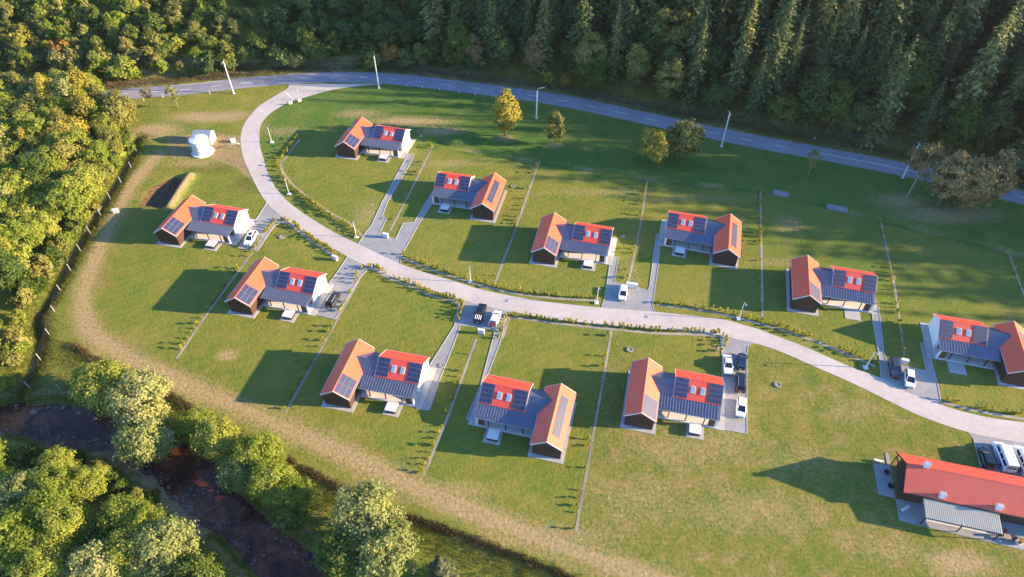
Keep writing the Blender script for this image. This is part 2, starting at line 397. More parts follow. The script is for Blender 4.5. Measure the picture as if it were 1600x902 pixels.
def d_poly(X, Y, poly):          # negative inside
    d = d_line(X, Y, [tuple(p[:2]) for p in poly] + [tuple(poly[0][:2])]); ins = np.zeros(X.shape, bool); n = len(poly)
    for i in range(n):
        (ax, ay), (bx, by) = poly[i][:2], poly[(i + 1) % n][:2]
        if ay == by: continue
        ins ^= ((ay > Y) != (by > Y)) & (X < (bx - ax) * (Y - ay) / (by - ay) + ax)
    return np.where(ins, -d, d)
def xy(pts): return [(p[0], p[1]) for p in pts]
def sstep(a, b, x): t = np.clip((x - a) / (b - a), 0, 1); return t * t * (3 - 2 * t)

# ------------------------------------------------------------------ survey lines of the place
MAIN_PX = [(150, 150), (190, 147), (250, 143), (300, 139), (350, 133.5), (400, 128), (450, 124), (500, 121.5), (550, 121), (600, 122.5), (650, 127), (700, 133), (750, 139), (800, 145.5),
           (850, 152.5), (900, 161.5), (950, 172), (1000, 183), (1050, 194), (1100, 205), (1150, 215), (1200, 225), (1300, 243), (1410, 264.5), (1500, 284), (1560, 299), (1600, 309)]
main_line = xy(GL(MAIN_PX))
e = np.array(main_line[-1]) - np.array(main_line[-4]); e /= np.linalg.norm(e)
main_line = smooth_line([(-330, 196), (-190, 190)] + main_line + [tuple(np.array(main_line[-1]) + e * 40), tuple(np.array(main_line[-1]) + e * 130), tuple(np.array(main_line[-1]) + e * 400)], 2)
RIVER_PX = [(-260, 640), (-120, 642), (6, 640), (46, 638), (85, 634), (124, 640), (155, 648), (186, 660), (230, 678), (262, 693), (300, 702), (326, 711), (345, 740), (366, 770), (401, 801), (430, 828), (475, 860), (513, 892), (560, 940),
            (620, 1010), (480, 1010), (420, 910), (401, 891), (371, 856), (351, 836), (313, 820), (296, 796), (263, 771), (240, 744), (200, 721), (172, 704), (155, 702), (105, 702), (74, 692), (28, 676), (0, 680), (-120, 700), (-260, 720)]
WATER_Z = -1.7
river = xy(GL(RIVER_PX, WATER_Z))
ditch_l = smooth_line(xy(GL([(214, 215), (200, 250), (168, 305), (140, 350), (108, 405), (74, 468), (55, 500), (60, 530), (46, 580), (22, 622), (4, 640)])), 4)
ditch_b = smooth_line(xy(GL([(690, 222), (760, 240), (843, 253), (1010, 279), (1100, 289), (1215, 301), (1320, 329), (1375, 343), (1500, 373), (1600, 400), (1720, 436)])), 4)
track = smooth_line(xy(GL([(250, 240), (228, 262), (200, 298), (172, 352), (147, 410), (130, 462), (134, 505), (172, 543), (240, 578), (330, 618), (420, 658), (520, 702), (640, 757), (760, 808), (900, 862), (1000, 898), (1120, 945)])), 4)
drybelt = smooth_line(xy(GL([(112, 540), (150, 563), (200, 588), (255, 612), (320, 652), (400, 695), (480, 737), (560, 777), (640, 810), (760, 852), (880, 900), (960, 935)])), 4)
pit = xy(GL([(236, 292), (272, 276), (287, 281), (262, 325), (214, 322)]))
berm = xy(GL([(298, 276), (286, 293), (266, 324)]))
yard = xy(GL([(262, 214), (330, 208), (378, 214), (400, 285), (370, 262), (330, 246), (270, 246)]))

def hfun(X, Y):
    X = np.asarray(X, float); Y = np.asarray(Y, float)
    d = d_signed_line(X, Y, main_line)
    k = np.maximum(d - 5.5, 0)
    hill = (0.42 - 0.13 * sstep(20, 130, X)) * (np.sqrt(k * k + 16) - 4)
    hill = hill + np.where(k > 6, 1, k / 6) * (0.8 * np.sin(X * 0.11 + 1) * np.sin(Y * 0.13) + 0.5 * np.sin(X * 0.31) * np.cos(Y * 0.27 + 2))
    hill = 95 * np.tanh(hill / 95)
    dr = d_poly(X, Y, river)
    riv = -2.5 * (1 - sstep(-1.0, 2.6, dr)) + 0.25 * np.exp(-(dr / 3) ** 2) * np.sin(X * 1.3) * np.sin(Y * 1.1)
    dl = d_line(X, Y, ditch_l); dit = -1.5 * np.exp(-(dl / 1.5) ** 2)
    db = d_line(X, Y, ditch_b); dit2 = -0.55 * np.exp(-(db / 0.75) ** 2)
    dp = d_poly(X, Y, pit); pt = -1.1 * (1 - sstep(-2.0, 0.2, dp))
    bm_ = 1.1 * np.exp(-(d_line(X, Y, berm) / 1.3) ** 2)
    dd = d_line(X, Y, drybelt); bel = 0.12 * np.exp(-(dd / 1.4) ** 2)
    return hill + np.minimum(riv, 0.1) + dit + dit2 + pt + bm_ + bel
def hgrid(x, y):    # height read back from the finished terrain grid
    x = np.asarray(x, float); y = np.asarray(y, float)
    i = np.clip(np.searchsorted(xs, x) - 1, 0, nx - 2); j = np.clip(np.searchsorted(ys, y) - 1, 0, ny - 2)
    u = np.clip((x - xs[i]) / (xs[i + 1] - xs[i]), 0, 1); v = np.clip((y - ys[j]) / (ys[j + 1] - ys[j]), 0, 1)
    return (Z[j, i] * (1 - u) + Z[j, i + 1] * u) * (1 - v) + (Z[j + 1, i] * (1 - u) + Z[j + 1, i + 1] * u) * v
def hz(x, y): return float(hgrid(x, y))
def GT(px, py):     # photo point on the real terrain
    u = (px - 800) / FPX; v = (451 - py) / FPX; d = np.array([u, cP + v * sP, -sP + v * cP])
    ts = np.linspace(60, 700, 900); P = d[None] * ts[:, None]; z = CAM_H + P[:, 2]
    i = int(np.argmax(z - hgrid(P[:, 0], P[:, 1]) < 0)); t = ts[i]
    return Vector((d[0] * t, d[1] * t, hz(d[0] * t, d[1] * t)))

def axis(lo, hi, step, far_lo, far_hi):
    a = list(np.arange(lo, hi + step / 2, step)); s = step; x = lo
    left = []
    while x > far_lo: s *= 1.12; x -= s; left.append(x)
    s = step; x = a[-1]; right = []
    while x < far_hi: s *= 1.12; x += s; right.append(x)
    return np.array(left[::-1] + a + right)
xs = axis(-128, 150, 0.62, -460, 460); ys = axis(30, 196, 0.62, -120, 560)
X, Y = np.meshgrid(xs, ys); Z = hfun(X, Y)
nx, ny = len(xs), len(ys)
me = bpy.data.meshes.new('terrain')
me.vertices.add(nx * ny); me.vertices.foreach_set('co', np.stack([X, Y, Z], -1).ravel())
idx = np.arange(nx * ny).reshape(ny, nx)
quads = np.stack([idx[:-1, :-1], idx[:-1, 1:], idx[1:, 1:], idx[1:, :-1]], -1).reshape(-1, 4)
me.loops.add(quads.size); me.loops.foreach_set('vertex_index', quads.ravel())
me.polygons.add(len(quads)); me.polygons.foreach_set('loop_start', np.arange(0, quads.size, 4)); me.polygons.foreach_set('loop_total', np.full(len(quads), 4))
me.polygons.foreach_set('use_smooth', np.ones(len(quads), bool)); me.update(calc_edges=True)
# what grows or lies where: dry grass, bare soil, wild growth, hay meadow
dry = np.zeros(X.shape); soil = np.zeros(X.shape); wild = np.zeros(X.shape); mead = np.zeros(X.shape)
dtr = d_line(X, Y, track); tw = 1.0 + .35 * np.sin(X * .17) * np.cos(Y * .21 + X * .05); dry = np.maximum(dry, 0.95 * np.exp(-(dtr / (1.55 * tw)) ** 4)); dry = np.maximum(dry, 0.5 * np.exp(-((dtr) / 3.2) ** 4))
def blob(arr, px, py, rx, ry, amt):
    g = G(px, py); e = np.exp(-(((X - g.x) / rx) ** 2 + ((Y - g.y) / ry) ** 2)); np.maximum(arr, amt * e, out=arr)
for b in [(325, 183, 13, 3.2, .95), (240, 205, 8, 4.5, .95), (300, 255, 9, 2.5, .6), (365, 180, 7, 3, .7), (445, 205, 8, 4, .45), (575, 335, 5, 9, .45), (355, 555, 2.4, 1.5, .9), (430, 690, 3, 3, .4),
          (640, 190, 14, 3.0, .85), (690, 205, 8, 2.5, .8), (560, 178, 9, 3, .6), (790, 216, 4, 2.5, .6), (867, 228, 3, 2, .6), (1410, 315, 8, 4, .75), (1480, 335, 14, 4, .8), (1235, 350, 4, 5, .5),
          (930, 300, 20, 2.5, .4), (700, 255, 14, 2.4, .45), (1090, 310, 20, 2.5, .4), (1215, 410, 10, 2, .4), (470, 860, 4, 3, .3), (985, 430, 3, 9, .4), (1050, 700, 14, 5, .42), (1180, 800, 16, 5, .42), (1330, 640, 10, 4, .3), (1250, 720, 8, 3, .35), (1400, 860, 10, 3, .35),
          (1500, 880, 6, 2.4, .9), (1000, 780, 10, 6, .4), (850, 840, 14, 3, .6), (690, 770, 10, 2.6, .6), (1130, 690, 8, 4, .45), (1560, 770, 12, 10, .3), (735, 116, 12, 3, .6), (680, 108, 14, 3, .55), (540, 102, 18, 3, .4), (230, 120, 10, 3, .6), (330, 105, 10, 3, .6)]: blob(dry, *b)
np.maximum(dry, 0.55 * np.exp(-(d_line(X, Y, ditch_b) / 1.6) ** 2) * (0.5 + 0.5 * np.sin(X * .4)), out=dry)
np.maximum(soil, 1 - sstep(-0.6, 0.5, d_poly(X, Y, pit)), out=soil)
np.maximum(dry, 0.9 * np.exp(-(d_line(X, Y, berm) / 1.4) ** 2), out=dry)
np.maximum(dry, 0.75 * (1 - sstep(-1, 1.5, d_poly(X, Y, yard))), out=dry); np.maximum(soil, 0.35 * (1 - sstep(-1, 1, d_poly(X, Y, yard))), out=soil)
dl = d_line(X, Y, ditch_l); np.maximum(soil, 0.75 * np.exp(-(dl / 1.3) ** 2), out=soil)
drv = d_poly(X, Y, river); np.maximum(soil, 0.95 * (1 - sstep(-0.2, 0.9, drv)), out=soil); np.maximum(wild, 0.8 * (1 - sstep(2, 9, drv)), out=wild)
np.maximum(dry, 0.6 * np.exp(-((drv - 2.2) / 0.9) ** 2), out=dry)
np.maximum(wild, 0.6 * np.exp(-(d_line(X, Y, drybelt) / .8) ** 2), out=wild)
dm = d_signed_line(X, Y, main_line); np.maximum(wild, sstep(4.0, 7.0, dm), out=wild); np.maximum(dry, 0.75 * np.exp(-((dm - 6.0) / 2.2) ** 2) * (0.5 + 0.5 * np.sin(X * .21 + 1)), out=dry)
gb = xy(GL([(160, 703), (178, 706), (203, 724), (241, 748), (264, 775), (297, 800), (315, 826)], -1.0)); eb = np.exp(-(d_line(X, Y, gb) / 1.9) ** 4); soil *= 1 - eb; np.maximum(dry, eb, out=dry)
for b in [(330, 262, 9, 3.5, .95), (385, 285, 5, 4, .9), (300, 262, 6, 3, .7), (215, 250, 3, 5, .6), (70, 560, 7, 5, .7)]: blob(wild, *b)
mead_poly = xy(GL([(957, 520), (900, 832), (1060, 902), (1200, 1000), (1800, 1000), (1800, 720), (1520, 690), (1400, 640), (1240, 560), (1170, 545), (1168, 680), (1120, 672), (990, 640), (980, 540)]))
mead = 1 - sstep(-2, 2, d_poly(X, Y, mead_poly)); np.maximum(mead, 0.45 * np.exp(-(dtr / 6) ** 4), out=mead)
col = np.stack([dry, soil, wild, np.ones_like(dry)], -1).reshape(-1, 4)
a = me.color_attributes.new('zone', 'FLOAT_COLOR', 'POINT'); a.data.foreach_set('color', col.ravel())
hc = [(32, 76), (-22, 80), (-2, 72), (-69, 125), (88, 86), (-34, 160), (-15, 134), (17, 118), (39, 118), (71, 103), (-46, 103)]; tv = [.45, .2, .1, .0, .6, .75, .5, .35, .65, .8, .3]
dh = np.stack([(X - a_) ** 2 + (Y - b_) ** 2 for a_, b_ in hc]); wt = np.exp(-(dh - dh.min(0)) / 160.0); keep = (wt * np.array(tv)[:, None, None]).sum(0) / wt.sum(0)
lush_p = xy(GL([(415, 215), (440, 165), (520, 138), (700, 140), (1000, 195), (1300, 252), (1640, 325), (1720, 440), (1375, 345), (1215, 303), (1010, 281), (843, 255), (690, 228), (640, 225), (600, 205), (520, 190), (470, 205), (420, 235)])); lush = 1 - sstep(-2, 5, d_poly(X, Y, lush_p)); np.maximum(lush, .55 * sstep(30, 75, X) * sstep(88, 104, Y) * (dm < -3), out=lush)  # greener upper meadow; right plots take the same cool green as painted shade
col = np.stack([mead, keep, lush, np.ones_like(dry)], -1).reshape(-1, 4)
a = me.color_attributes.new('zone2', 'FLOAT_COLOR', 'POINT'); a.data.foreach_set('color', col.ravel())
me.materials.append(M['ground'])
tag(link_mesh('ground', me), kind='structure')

# river
rw = list(river)
cx = [(p[0], p[1]) for p in rw]
mb = MB(); 
wl = offset_line(cx + [cx[0]], 0)[:-1]
area = sum(a[0] * b[1] - b[0] * a[1] for a, b in zip(cx, cx[1:] + cx[:1]))
wl = offset_line(cx, -1.6 if area > 0 else 1.6)
tag(sheet('river', wl, WATER_Z, 'water'), 'shallow brown river with stones running past the wood', None, None, 'structure')

# ------------------------------------------------------------------ roads, drives, paths
tag(ribbon('main_road', main_line, 6.6, 0.030, 'asphalt'), 'grey asphalt road curving along the foot of the forest', None, None, 'structure')
VR_UP = [(600, 131), (560, 135), (516, 141.3), (474.5, 153.3), (452, 160), (437, 168), (421, 178.6), (410.6, 190.6), (406.7, 200), (405.3, 214.5), (406.7, 230.5), (412, 247.8), (418.5, 270), (432.6, 296), (454, 318.7), (487.7, 342.5), (525, 365), (560, 381.4), (590.5, 396.4), (625.6, 412.7), (665.7, 426.5), (708, 439), (748, 451.6), (800, 463), (855, 472), (940, 481), (1020.5, 487), (1063, 491.6), (1133, 500), (1161, 508), (1186, 515), (1217, 526.7), (1254, 540.7), (1293, 557.7), (1328.6, 573.3), (1375.5, 591), (1415.5, 612.4), (1465.7, 631), (1500.8, 642.5), (1551, 653.8), (1600, 660), (1680, 669), (1800, 680)]
VR_LO = [(1800, 716), (1680, 704), (1600, 692), (1545, 683), (1510.8, 675), (1470.7, 662.5), (1425.6, 645), (1375, 620), (1320, 593.6), (1269.6, 571.7), (1229, 553.5), (1198, 542), (1176, 536), (1150, 530), (1125.8, 524.7), (1045.6, 515.5), (950, 509), (855, 497), (800, 487), (760, 479), (723, 469.5), (670.7, 452), (615.5, 434), (578, 419), (542.9, 401), (510, 382.6), (475, 362.6), (447.6, 345), (417, 317), (403, 296), (390, 270), (380, 246), (376, 226), (377, 206), (384, 190), (399, 171), (413.3, 160), (436, 146.6), (449, 138.5), (452, 132)]
vr = smooth_line(xy(GL(VR_UP)), 3) + smooth_line(xy(GL(VR_LO)), 3)
tag(sheet('village_road', vr, 0.036, 'village_road'), 'pale gravel lane winding between the chalets', None, None, 'structure')
DRIVES = [
 ('driveway', [(417, 317), (448, 345), (428, 353), (402, 392), (372, 388), (396, 350)]),
 ('driveway', [(543, 401), (577, 419), (563, 433), (549, 455), (524, 499), (492, 491), (514, 443), (528, 424)]),
 ('driveway', [(560, 381), (573, 361), (580, 353), (597, 316), (632, 251), (638, 241), (647, 241), (643, 252), (604, 319), (597, 339), (604, 341), (593, 366), (618, 374), (630, 349), (647, 347.5), (673, 303), (684, 303), (678, 314), (655, 349), (640, 376), (626, 402), (626, 413), (590, 397)]),
 ('driveway', [(940, 481), (944, 468), (948, 445), (953, 410), (953, 402), (966, 402), (960, 441), (1013, 454), (1015, 446), (1021, 400), (1025.6, 366), (1033.5, 366), (1028, 418), (1023, 455), (1019.5, 478), (1023, 487.5), (980, 485)]),
 ('driveway', [(1376.7, 592), (1374, 560), (1364, 505), (1362, 484), (1373, 480), (1381, 552), (1385, 565), (1444, 580), (1447, 577), (1438, 536), (1450, 537), (1453, 557), (1466, 605), (1471, 633), (1415.5, 613)]),
 ('driveway', [(726, 471), (719, 481), (709, 511), (670.7, 572), (651, 639), (671, 641), (688, 592), (713, 527), (719.5, 508.5), (762, 513.5), (773, 518), (751, 602), (728, 655), (737, 657), (764, 582), (784, 527), (788, 505), (794, 493), (800, 487), (760, 479)]),
 ('driveway', [(1125.8, 524.5), (1128, 552), (1129, 592), (1126, 640), (1121, 669), (1167, 678), (1167, 553), (1169, 541), (1178, 537), (1150, 530)]),
 ('driveway', [(1511, 675), (1521, 686), (1526, 706), (1533, 732), (1560, 745), (1640, 765), (1720, 770), (1720, 709), (1600, 692), (1545, 683)])]
for i, (nm, poly) in enumerate(DRIVES):
    pl = xy(GL(poly))
    o = sheet(nm, pl, 0.031, 'pavers'); tag(o, kind='structure')
    # pale edging kerbs along the sides
    mb = MB(); n = len(pl)
    for a, b in zip(pl, pl[1:] + pl[:1]):
        m_ = ((a[0] + b[0]) / 2, (a[1] + b[1]) / 2)
        if float(d_poly(np.array([m_[0]]), np.array([m_[1]]), vr)[0]) < 0.7: continue
        va, vb = Vector((*a, 0)), Vector((*b, 0)); t = (vb - va).normalized(); nn = Vector((-t.y, t.x, 0)) * 0.07
        mb.hexa([va - nn, vb - nn, vb + nn, va + nn], [p + Vector((0, 0, 0.09)) for p in (va - nn, vb - nn, vb + nn, va + nn)])
    mb.build('edging', 'concrete', o)

# lane markings of the asphalt road, each painted line its own piece
road_o = bpy.data.objects['main_road']
inner = [p for p in main_line if -125 < p[0] < 190]
pts = resample(inner, 1.0)
def dash(i0, i1, off=0.0, w=0.16):
    ln = offset_line(pts[i0:i1 + 1], off); ribbon('centre_dash', ln, w, 0.0345, 'paint_white', road_o)
i = 0
while i < len(pts) - 8:
    x = pts[i][0]
    if 80 < x < 106: 
        j = i
        while j < len(pts) - 1 and pts[j][0] < 106: j += 1
        dash(i, j); i = j + 4; continue
    dash(i, i + 3); i += 9
dash(15, 38, 3.05, 0.12); 
g0 = G(446, 144); g1 = G(458, 156)
ribbon('junction_line', [(g0.x, g0.y), (g1.x, g1.y)], 0.25, 0.041, 'paint_white', bpy.data.objects['village_road'])

# narrow gravel strips between the plots and along the lane
STRIPS = [[(395, 394), (330, 482), (276, 561)], [(562, 437), (505, 540), (446, 645)], [(744, 530), (704, 640), (662, 744)], [(956, 516), (934, 640), (900, 831)], [(677, 227), (645, 292), (609, 362)], [(843, 252), (810, 345), (772, 446)], [(1012, 279), (999, 360), (982, 440)], [(1188, 299), (1190, 400), (1191, 499)], [(1376, 346), (1398, 450), (1413, 555)], [(1577, 398), (1600, 460), (1625, 520)]]
FRONTS = [[(469, 217), (445, 248), (438, 255), (450, 281), (482, 308.7), (517.8, 334), (543, 347), (566, 369)], [(627, 402), (663, 417), (726, 439), (800, 458), (875, 467), (936, 470)], [(1026, 477), (1101, 486), (1151, 497), (1166, 501), (1217, 514), (1254, 527), (1285, 538), (1328, 556), (1368, 573)], [(1474, 629), (1520, 641), (1600, 655), (1660, 662)],
          [(402, 392), (428, 355), (447, 349), (483, 374), (520, 399), (532, 404)], [(562, 436), (566, 425), (581, 421), (613, 437), (651, 451), (673, 462), (716, 475), (709, 503)], [(785, 529), (794, 502), (802, 496.5), (858, 504), (950, 514), (1026, 521), (1122, 526), (1122, 548)]]
strip_lines = []
for k, pl in enumerate(STRIPS):
    ln = smooth_line(xy(GL(pl)), 6); strip_lines.append(ln); tag(ribbon('gravel_strip', ln, 0.48, 0.022, 'gravel'), kind='structure')
front_lines = []
for k, pl in enumerate(FRONTS):
    ln = smooth_line(xy(GL(pl)), 5); front_lines.append(ln); tag(ribbon('gravel_strip', ln, 0.6, 0.026, 'gravel'), kind='structure')

# ------------------------------------------------------------------ chalets
WW, WL, WZR, WZE = 2.83, 6.23, 5.06, 3.18       # wing roof: half width, half length, ridge and eave height
PIT = (WZR - WZE) / WW
def slab_on_slope(mb, u0, u1, v0, v1, zf, lift, th, mi=0):
    lo = [(u0, v0), (u1, v0), (u1, v1), (u0, v1)]
    mb.hexa([(u, v, zf(u, v) + lift) for u, v in lo], [(u, v, zf(u, v) + lift + th) for u, v in lo], mi)
def solar_panel(root, u0, u1, v0, v1, zf, s):
    f = MB(); slab_on_slope(f, s * u0, s * u1, v0, v1, zf, 0.03, 0.06); p = f.build('solar_panel', 'panel_frame', root)
    g = MB(); du = min(0.05, abs(u1 - u0) * 0.05); dv = 0.05
    slab_on_slope(g, s * (u0 + du), s * (u1 - du), v0 + dv, v1 - dv, zf, 0.086, 0.012); g.build('cell_glass', 'solar_glass', p)
def make_chalet(kind):
    s = 1 if kind == 'A' else -1                 # which side of the wing the main house stands on
    r = empty('chalet')
    # concrete plinth and terrace
    b = MB(); b.box((-3.15, -6.75, -0.3), (3.15, 6.4, 0.08)); b.box((s * 3.15, -3.05, -0.3), (s * 15.1, 6.5, 0.078)); b.build('plinth', 'concrete', r)
    b = MB(); b.box((s * 3.16, -2.95, 0.08), (s * 13.7, 0.0, 0.20)); b.build('terrace_floor', 'terrace_slab', r)
    b = MB(); b.box((s * 8.45, -5.85, -0.2), (s * 11.55, -3.06, 0.07)); b.build('patio_slab', 'concrete', r)
    # wing
    zc = lambda u: WZR - PIT * abs(u)
    b = MB(); w = 2.52; l = 5.95
    b.extr([(-w, 0.08), (w, 0.08), (w, zc(w) - 0.06), (0, zc(0) - 0.06), (-w, zc(w) - 0.06)], -l, l, 'y')
    b.build('wing_wall', 'dark_cladding', r)
    rf = empty_part = None
    b = MB()
    for sg in (-1, 1):
        slab_on_slope(b, sg * 0.0, sg * WW, -WL, WL, lambda u, v: WZR - PIT * abs(u) - 0.16, 0, 0.16)
    rf = b.build('wing_roof', 'roof_red_v', r)
    b = MB(); b.extr([(-0.16, WZR - 0.09), (0, WZR + 0.05), (0.16, WZR - 0.09)], -WL - 0.02, WL + 0.02, 'y'); b.build('ridge_cap', 'roof_red_v', rf)
    for v in (-WL - 0.06, WL + 0.0):
        for sg in (-1, 1):
            b = MB(); slab_on_slope(b, sg * 0.0, sg * (WW + 0.04), v, v + 0.06, lambda u, vv: WZR - PIT * abs(u) - 0.22, 0, 0.27); b.build('verge_board', 'trim_light', rf)
    for sg in (-1, 1):
        b = MB(); b.box((sg * (WW + 0.01), -WL, WZE - 0.16), (sg * (WW + 0.13), WL, WZE - 0.04)); b.build('gutter', 'steel_grey', rf)
    zw = lambda u, v: WZR - PIT * abs(u)
    if kind == 'A':
        sl = (WW - 0.25) / 3
        for i in range(3):
            for j in range(2): solar_panel(r, 0.14 + i * sl, 0.14 + (i + 1) * sl - 0.03, -6.05 + j * 2.05, -6.05 + (j + 1) * 2.05 - 0.04, zw, 1)
    else:
        for i in range(2):
            for j in range(5): solar_panel(r, 0.62 + i * 0.66, 0.62 + (i + 1) * 0.66 - 0.03, -4.3 + j * 1.68, -4.3 + (j + 1) * 1.68 - 0.04, zw, 1)
    # low glazed link with a standing seam roof
    b = MB(); b.box((s * 2.53, 0.45, 0.08), (s * 5.35, 5.0, 3.0)); b.build('link_wall', 'white_render', r)
    b = MB(); zr, zl, vm = 4.48, 3.08, 2.72
    for v0, v1, z0, z1 in ((0.08, vm, zl, zr), (vm, 5.36, zr, zl)):
        zf = lambda u, v, v0=v0, v1=v1, z0=z0, z1=z1: z0 + (z1 - z0) * (v - v0) / (v1 - v0)
        slab_on_slope(b, s * 0.3, s * 5.36, v0, v1, zf, -0.1, 0.1)
        u = 0.9
        while u < 5.3: slab_on_slope(b, s * u, s * (u + 0.05), v0, v1, zf, 0.0, 0.07); u += 0.5
    b.build('link_roof', 'seam_metal', r)
    # main house
    ur0, ur1, vr_, zb = 5.25, 13.85, 3.22, 3.08
    zm = lambda v: WZR - (WZR - zb) * abs(v - vr_) / 3.25
    b = MB(); b.extr([(0.05, 0.08), (6.2, 0.08), (6.2, zm(6.2) - 0.14), (vr_, WZR - 0.14), (0.05, zm(0.05) - 0.14)], s * 5.42, s * 13.62, 'x')
    wall = b.build('main_wall', 'white_render', r)
    b = MB(); b.box((s * 5.42, 0.0, 0.2), (s * 13.0, 0.05, 2.9)); b.build('porch_wall', 'wood_warm', r)
    for (u0, u1) in ((5.9, 7.7), (8.2, 10.9), (11.3, 12.4)):
        b = MB(); b.box((s * u0, -0.06, 0.25), (s * u1, 0.0, 2.45)); wf = b.build('glazed_door', 'trim_dark', r)
        mid = (u0 + u1) / 2
        for a0, a1 in ((u0 + .08, mid - .04), (mid + .04, u1 - .08)):
            b = MB(); b.box((s * a0, -0.075, 0.33), (s * a1, -0.05, 2.37)); b.build('pane', 'window_glass', wf)
    b = MB(); zf = lambda u, v: zm(v) - 0.16
    slab_on_slope(b, s * ur0, s * ur1, -0.05, vr_, zf, 0, 0.16); slab_on_slope(b, s * ur0, s * ur1, vr_, 6.5, zf, 0, 0.16)
    rf = b.build('main_roof', 'roof_red_u', r)
    b = MB(); b.extr([(vr_ - 0.16, WZR - 0.09), (vr_, WZR + 0.05), (vr_ + 0.16, WZR - 0.09)], s * (ur0 - .02), s * (ur1 + .02), 'x'); b.build('ridge_cap', 'roof_red_u', rf)
    for u in (ur0 - 0.07, ur1 + 0.01):
        for v0, v1 in ((-0.05, vr_), (vr_, 6.52)):
            b = MB(); slab_on_slope(b, s * u, s * (u + 0.06), v0, v1, lambda uu, v: zm(v) - 0.22, 0, 0.26); b.build('verge_board', 'trim_light', rf)
    b = MB(); b.box((s * ur0, 6.5, zb - 0.2), (s * ur1, 6.62, zb - 0.08)); b.build('gutter', 'steel_grey', rf)
    zmain = lambda u, v: zm(v)
    for (u0, u1) in ((5.4, 7.72), (11.4, 13.76)):
        for j in range(4): solar_panel(r, u0, u1, 0.10 + j * 0.755, 0.10 + (j + 1) * 0.755 - 0.03, zmain, s)
    for u in (8.15, 9.9):
        b = MB(); slab_on_slope(b, s * u, s * (u + 0.86), 1.05, 2.15, zmain, 0.0, 0.10); sk = b.build('skylight', 'trim_light', r)
        b = MB(); slab_on_slope(b, s * (u + .09), s * (u + .77), 1.13, 2.07, zmain, 0.10, 0.015); b.build('pane', 'skylight_glass', sk)
    # porch roof
    b = MB(); zp = lambda u, v: 3.0 + (v - 0.12) * (0.46 / 2.9)
    slab_on_slope(b, s * (WW + 0.14), s * 13.8, -2.8, 0.12, zp, -0.12, 0.12)
    u = WW + 0.5
    while u < 13.7: slab_on_slope(b, s * u, s * (u + 0.06), -2.8, 0.12, zp, 0.0, 0.075); u += 0.52
    pr = b.build('porch_roof', 'seam_metal', r)
    b = MB(); b.box((s * (WW + 0.14), -2.93, 2.36), (s * 13.8, -2.82, 2.48)); b.build('gutter', 'steel_grey', pr)
    for u in (5.0, 8.1, 11.3):
        b = MB(); b.box((s * (u - .08), -2.72, 0.2), (s * (u + .08), -2.56, 2.46)); b.build('porch_post', 'trim_dark', r)
    # slatted screen at the free corner of the porch, white pier beside it
    b = MB(); b.box((s * 12.05, -2.62, 0.2), (s * 13.2, -2.58, 2.4)); sc_ = b.build('slatted_screen', 'trim_dark', r)
    for k in range(7):
        u = 12.09 + k * 0.16; b = MB(); b.box((s * u, -2.70, 0.25), (s * (u + 0.085), -2.62, 2.38)); b.build('slat', 'wood_warm', sc_)
    b = MB(); b.box((s * 13.25, -2.75, 0.08), (s * 13.62, -2.5, 2.45)); b.build('pier', 'white_render', r)
    return r
chA = make_chalet('A'); chB = make_chalet('B')
index_children()
k_ = 'chalets along the lane'
CHALETS = [
 ('A', 24.04, 73.35, -13.67, 'red-roofed chalet beside the drive where four cars are parked'),
 ('A', -30.70, 77.93, -12.79, 'red-roofed chalet at the end of the path from the drive with the pickup'),
 ('B', 7.37, 67.48, -14.09, 'nearest red-roofed chalet with its wing on the right, solar strip on the sunny slope'),
 ('A', -77.63, 122.89, -13.1, 'leftmost red-roofed chalet, beside the bare soil pit below the white tank'),
 ('B', 96.93, 82.64, -14.96, 'red-roofed chalet cut by the right edge of the picture, wing on the right'),
 ('A', -42.70, 157.77, -14.0, 'farthest red-roofed chalet, two skylights on the shaded wing slope'),
 ('B', -5.66, 131.83, -12.81, 'red-roofed chalet above the lane, wing on the right, downhill from the golden tree'),
 ('A', 8.43, 116.34, -13.45, 'red-roofed chalet above the lane whose path ends at a lone white hatchback'),
 ('B', 48.90, 115.83, -14.89, 'red-roofed chalet right of the lone white hatchback, wing on the right, near the forest shade'),
 ('A', 62.34, 101.78, -14.89, 'red-roofed chalet above the lane with an empty patio slab and its wing on the left'),
 ('A', -54.84, 101.13, -13.85, 'red-roofed chalet with a dark estate car parked at its white gable')]
done = set(); chalets = []
for kd, x, y, a, lb in CHALETS:
    src = chA if kd == 'A' else chB
    o = src if kd not in done else copy_tree(src)
    done.add(kd); o.location = (x, y, 0); o.rotation_euler = (0, 0, R(a)); tag(o, lb, 'house', k_); chalets.append((o, kd))
# two extra skylights on the far chalet's shaded wing slope
for v in (0.2, 3.0):
    zw = lambda u, v: WZR - PIT * abs(u)
    b = MB(); slab_on_slope(b, -1.9, -0.9, v, v + 0.9, zw, 0.0, 0.10); sk = b.build('skylight', 'trim_light', chalets[5][0])
    b = MB(); slab_on_slope(b, -1.81, -0.99, v + .08, v + .82, zw, 0.10, 0.015); b.build('pane', 'skylight_glass', sk)

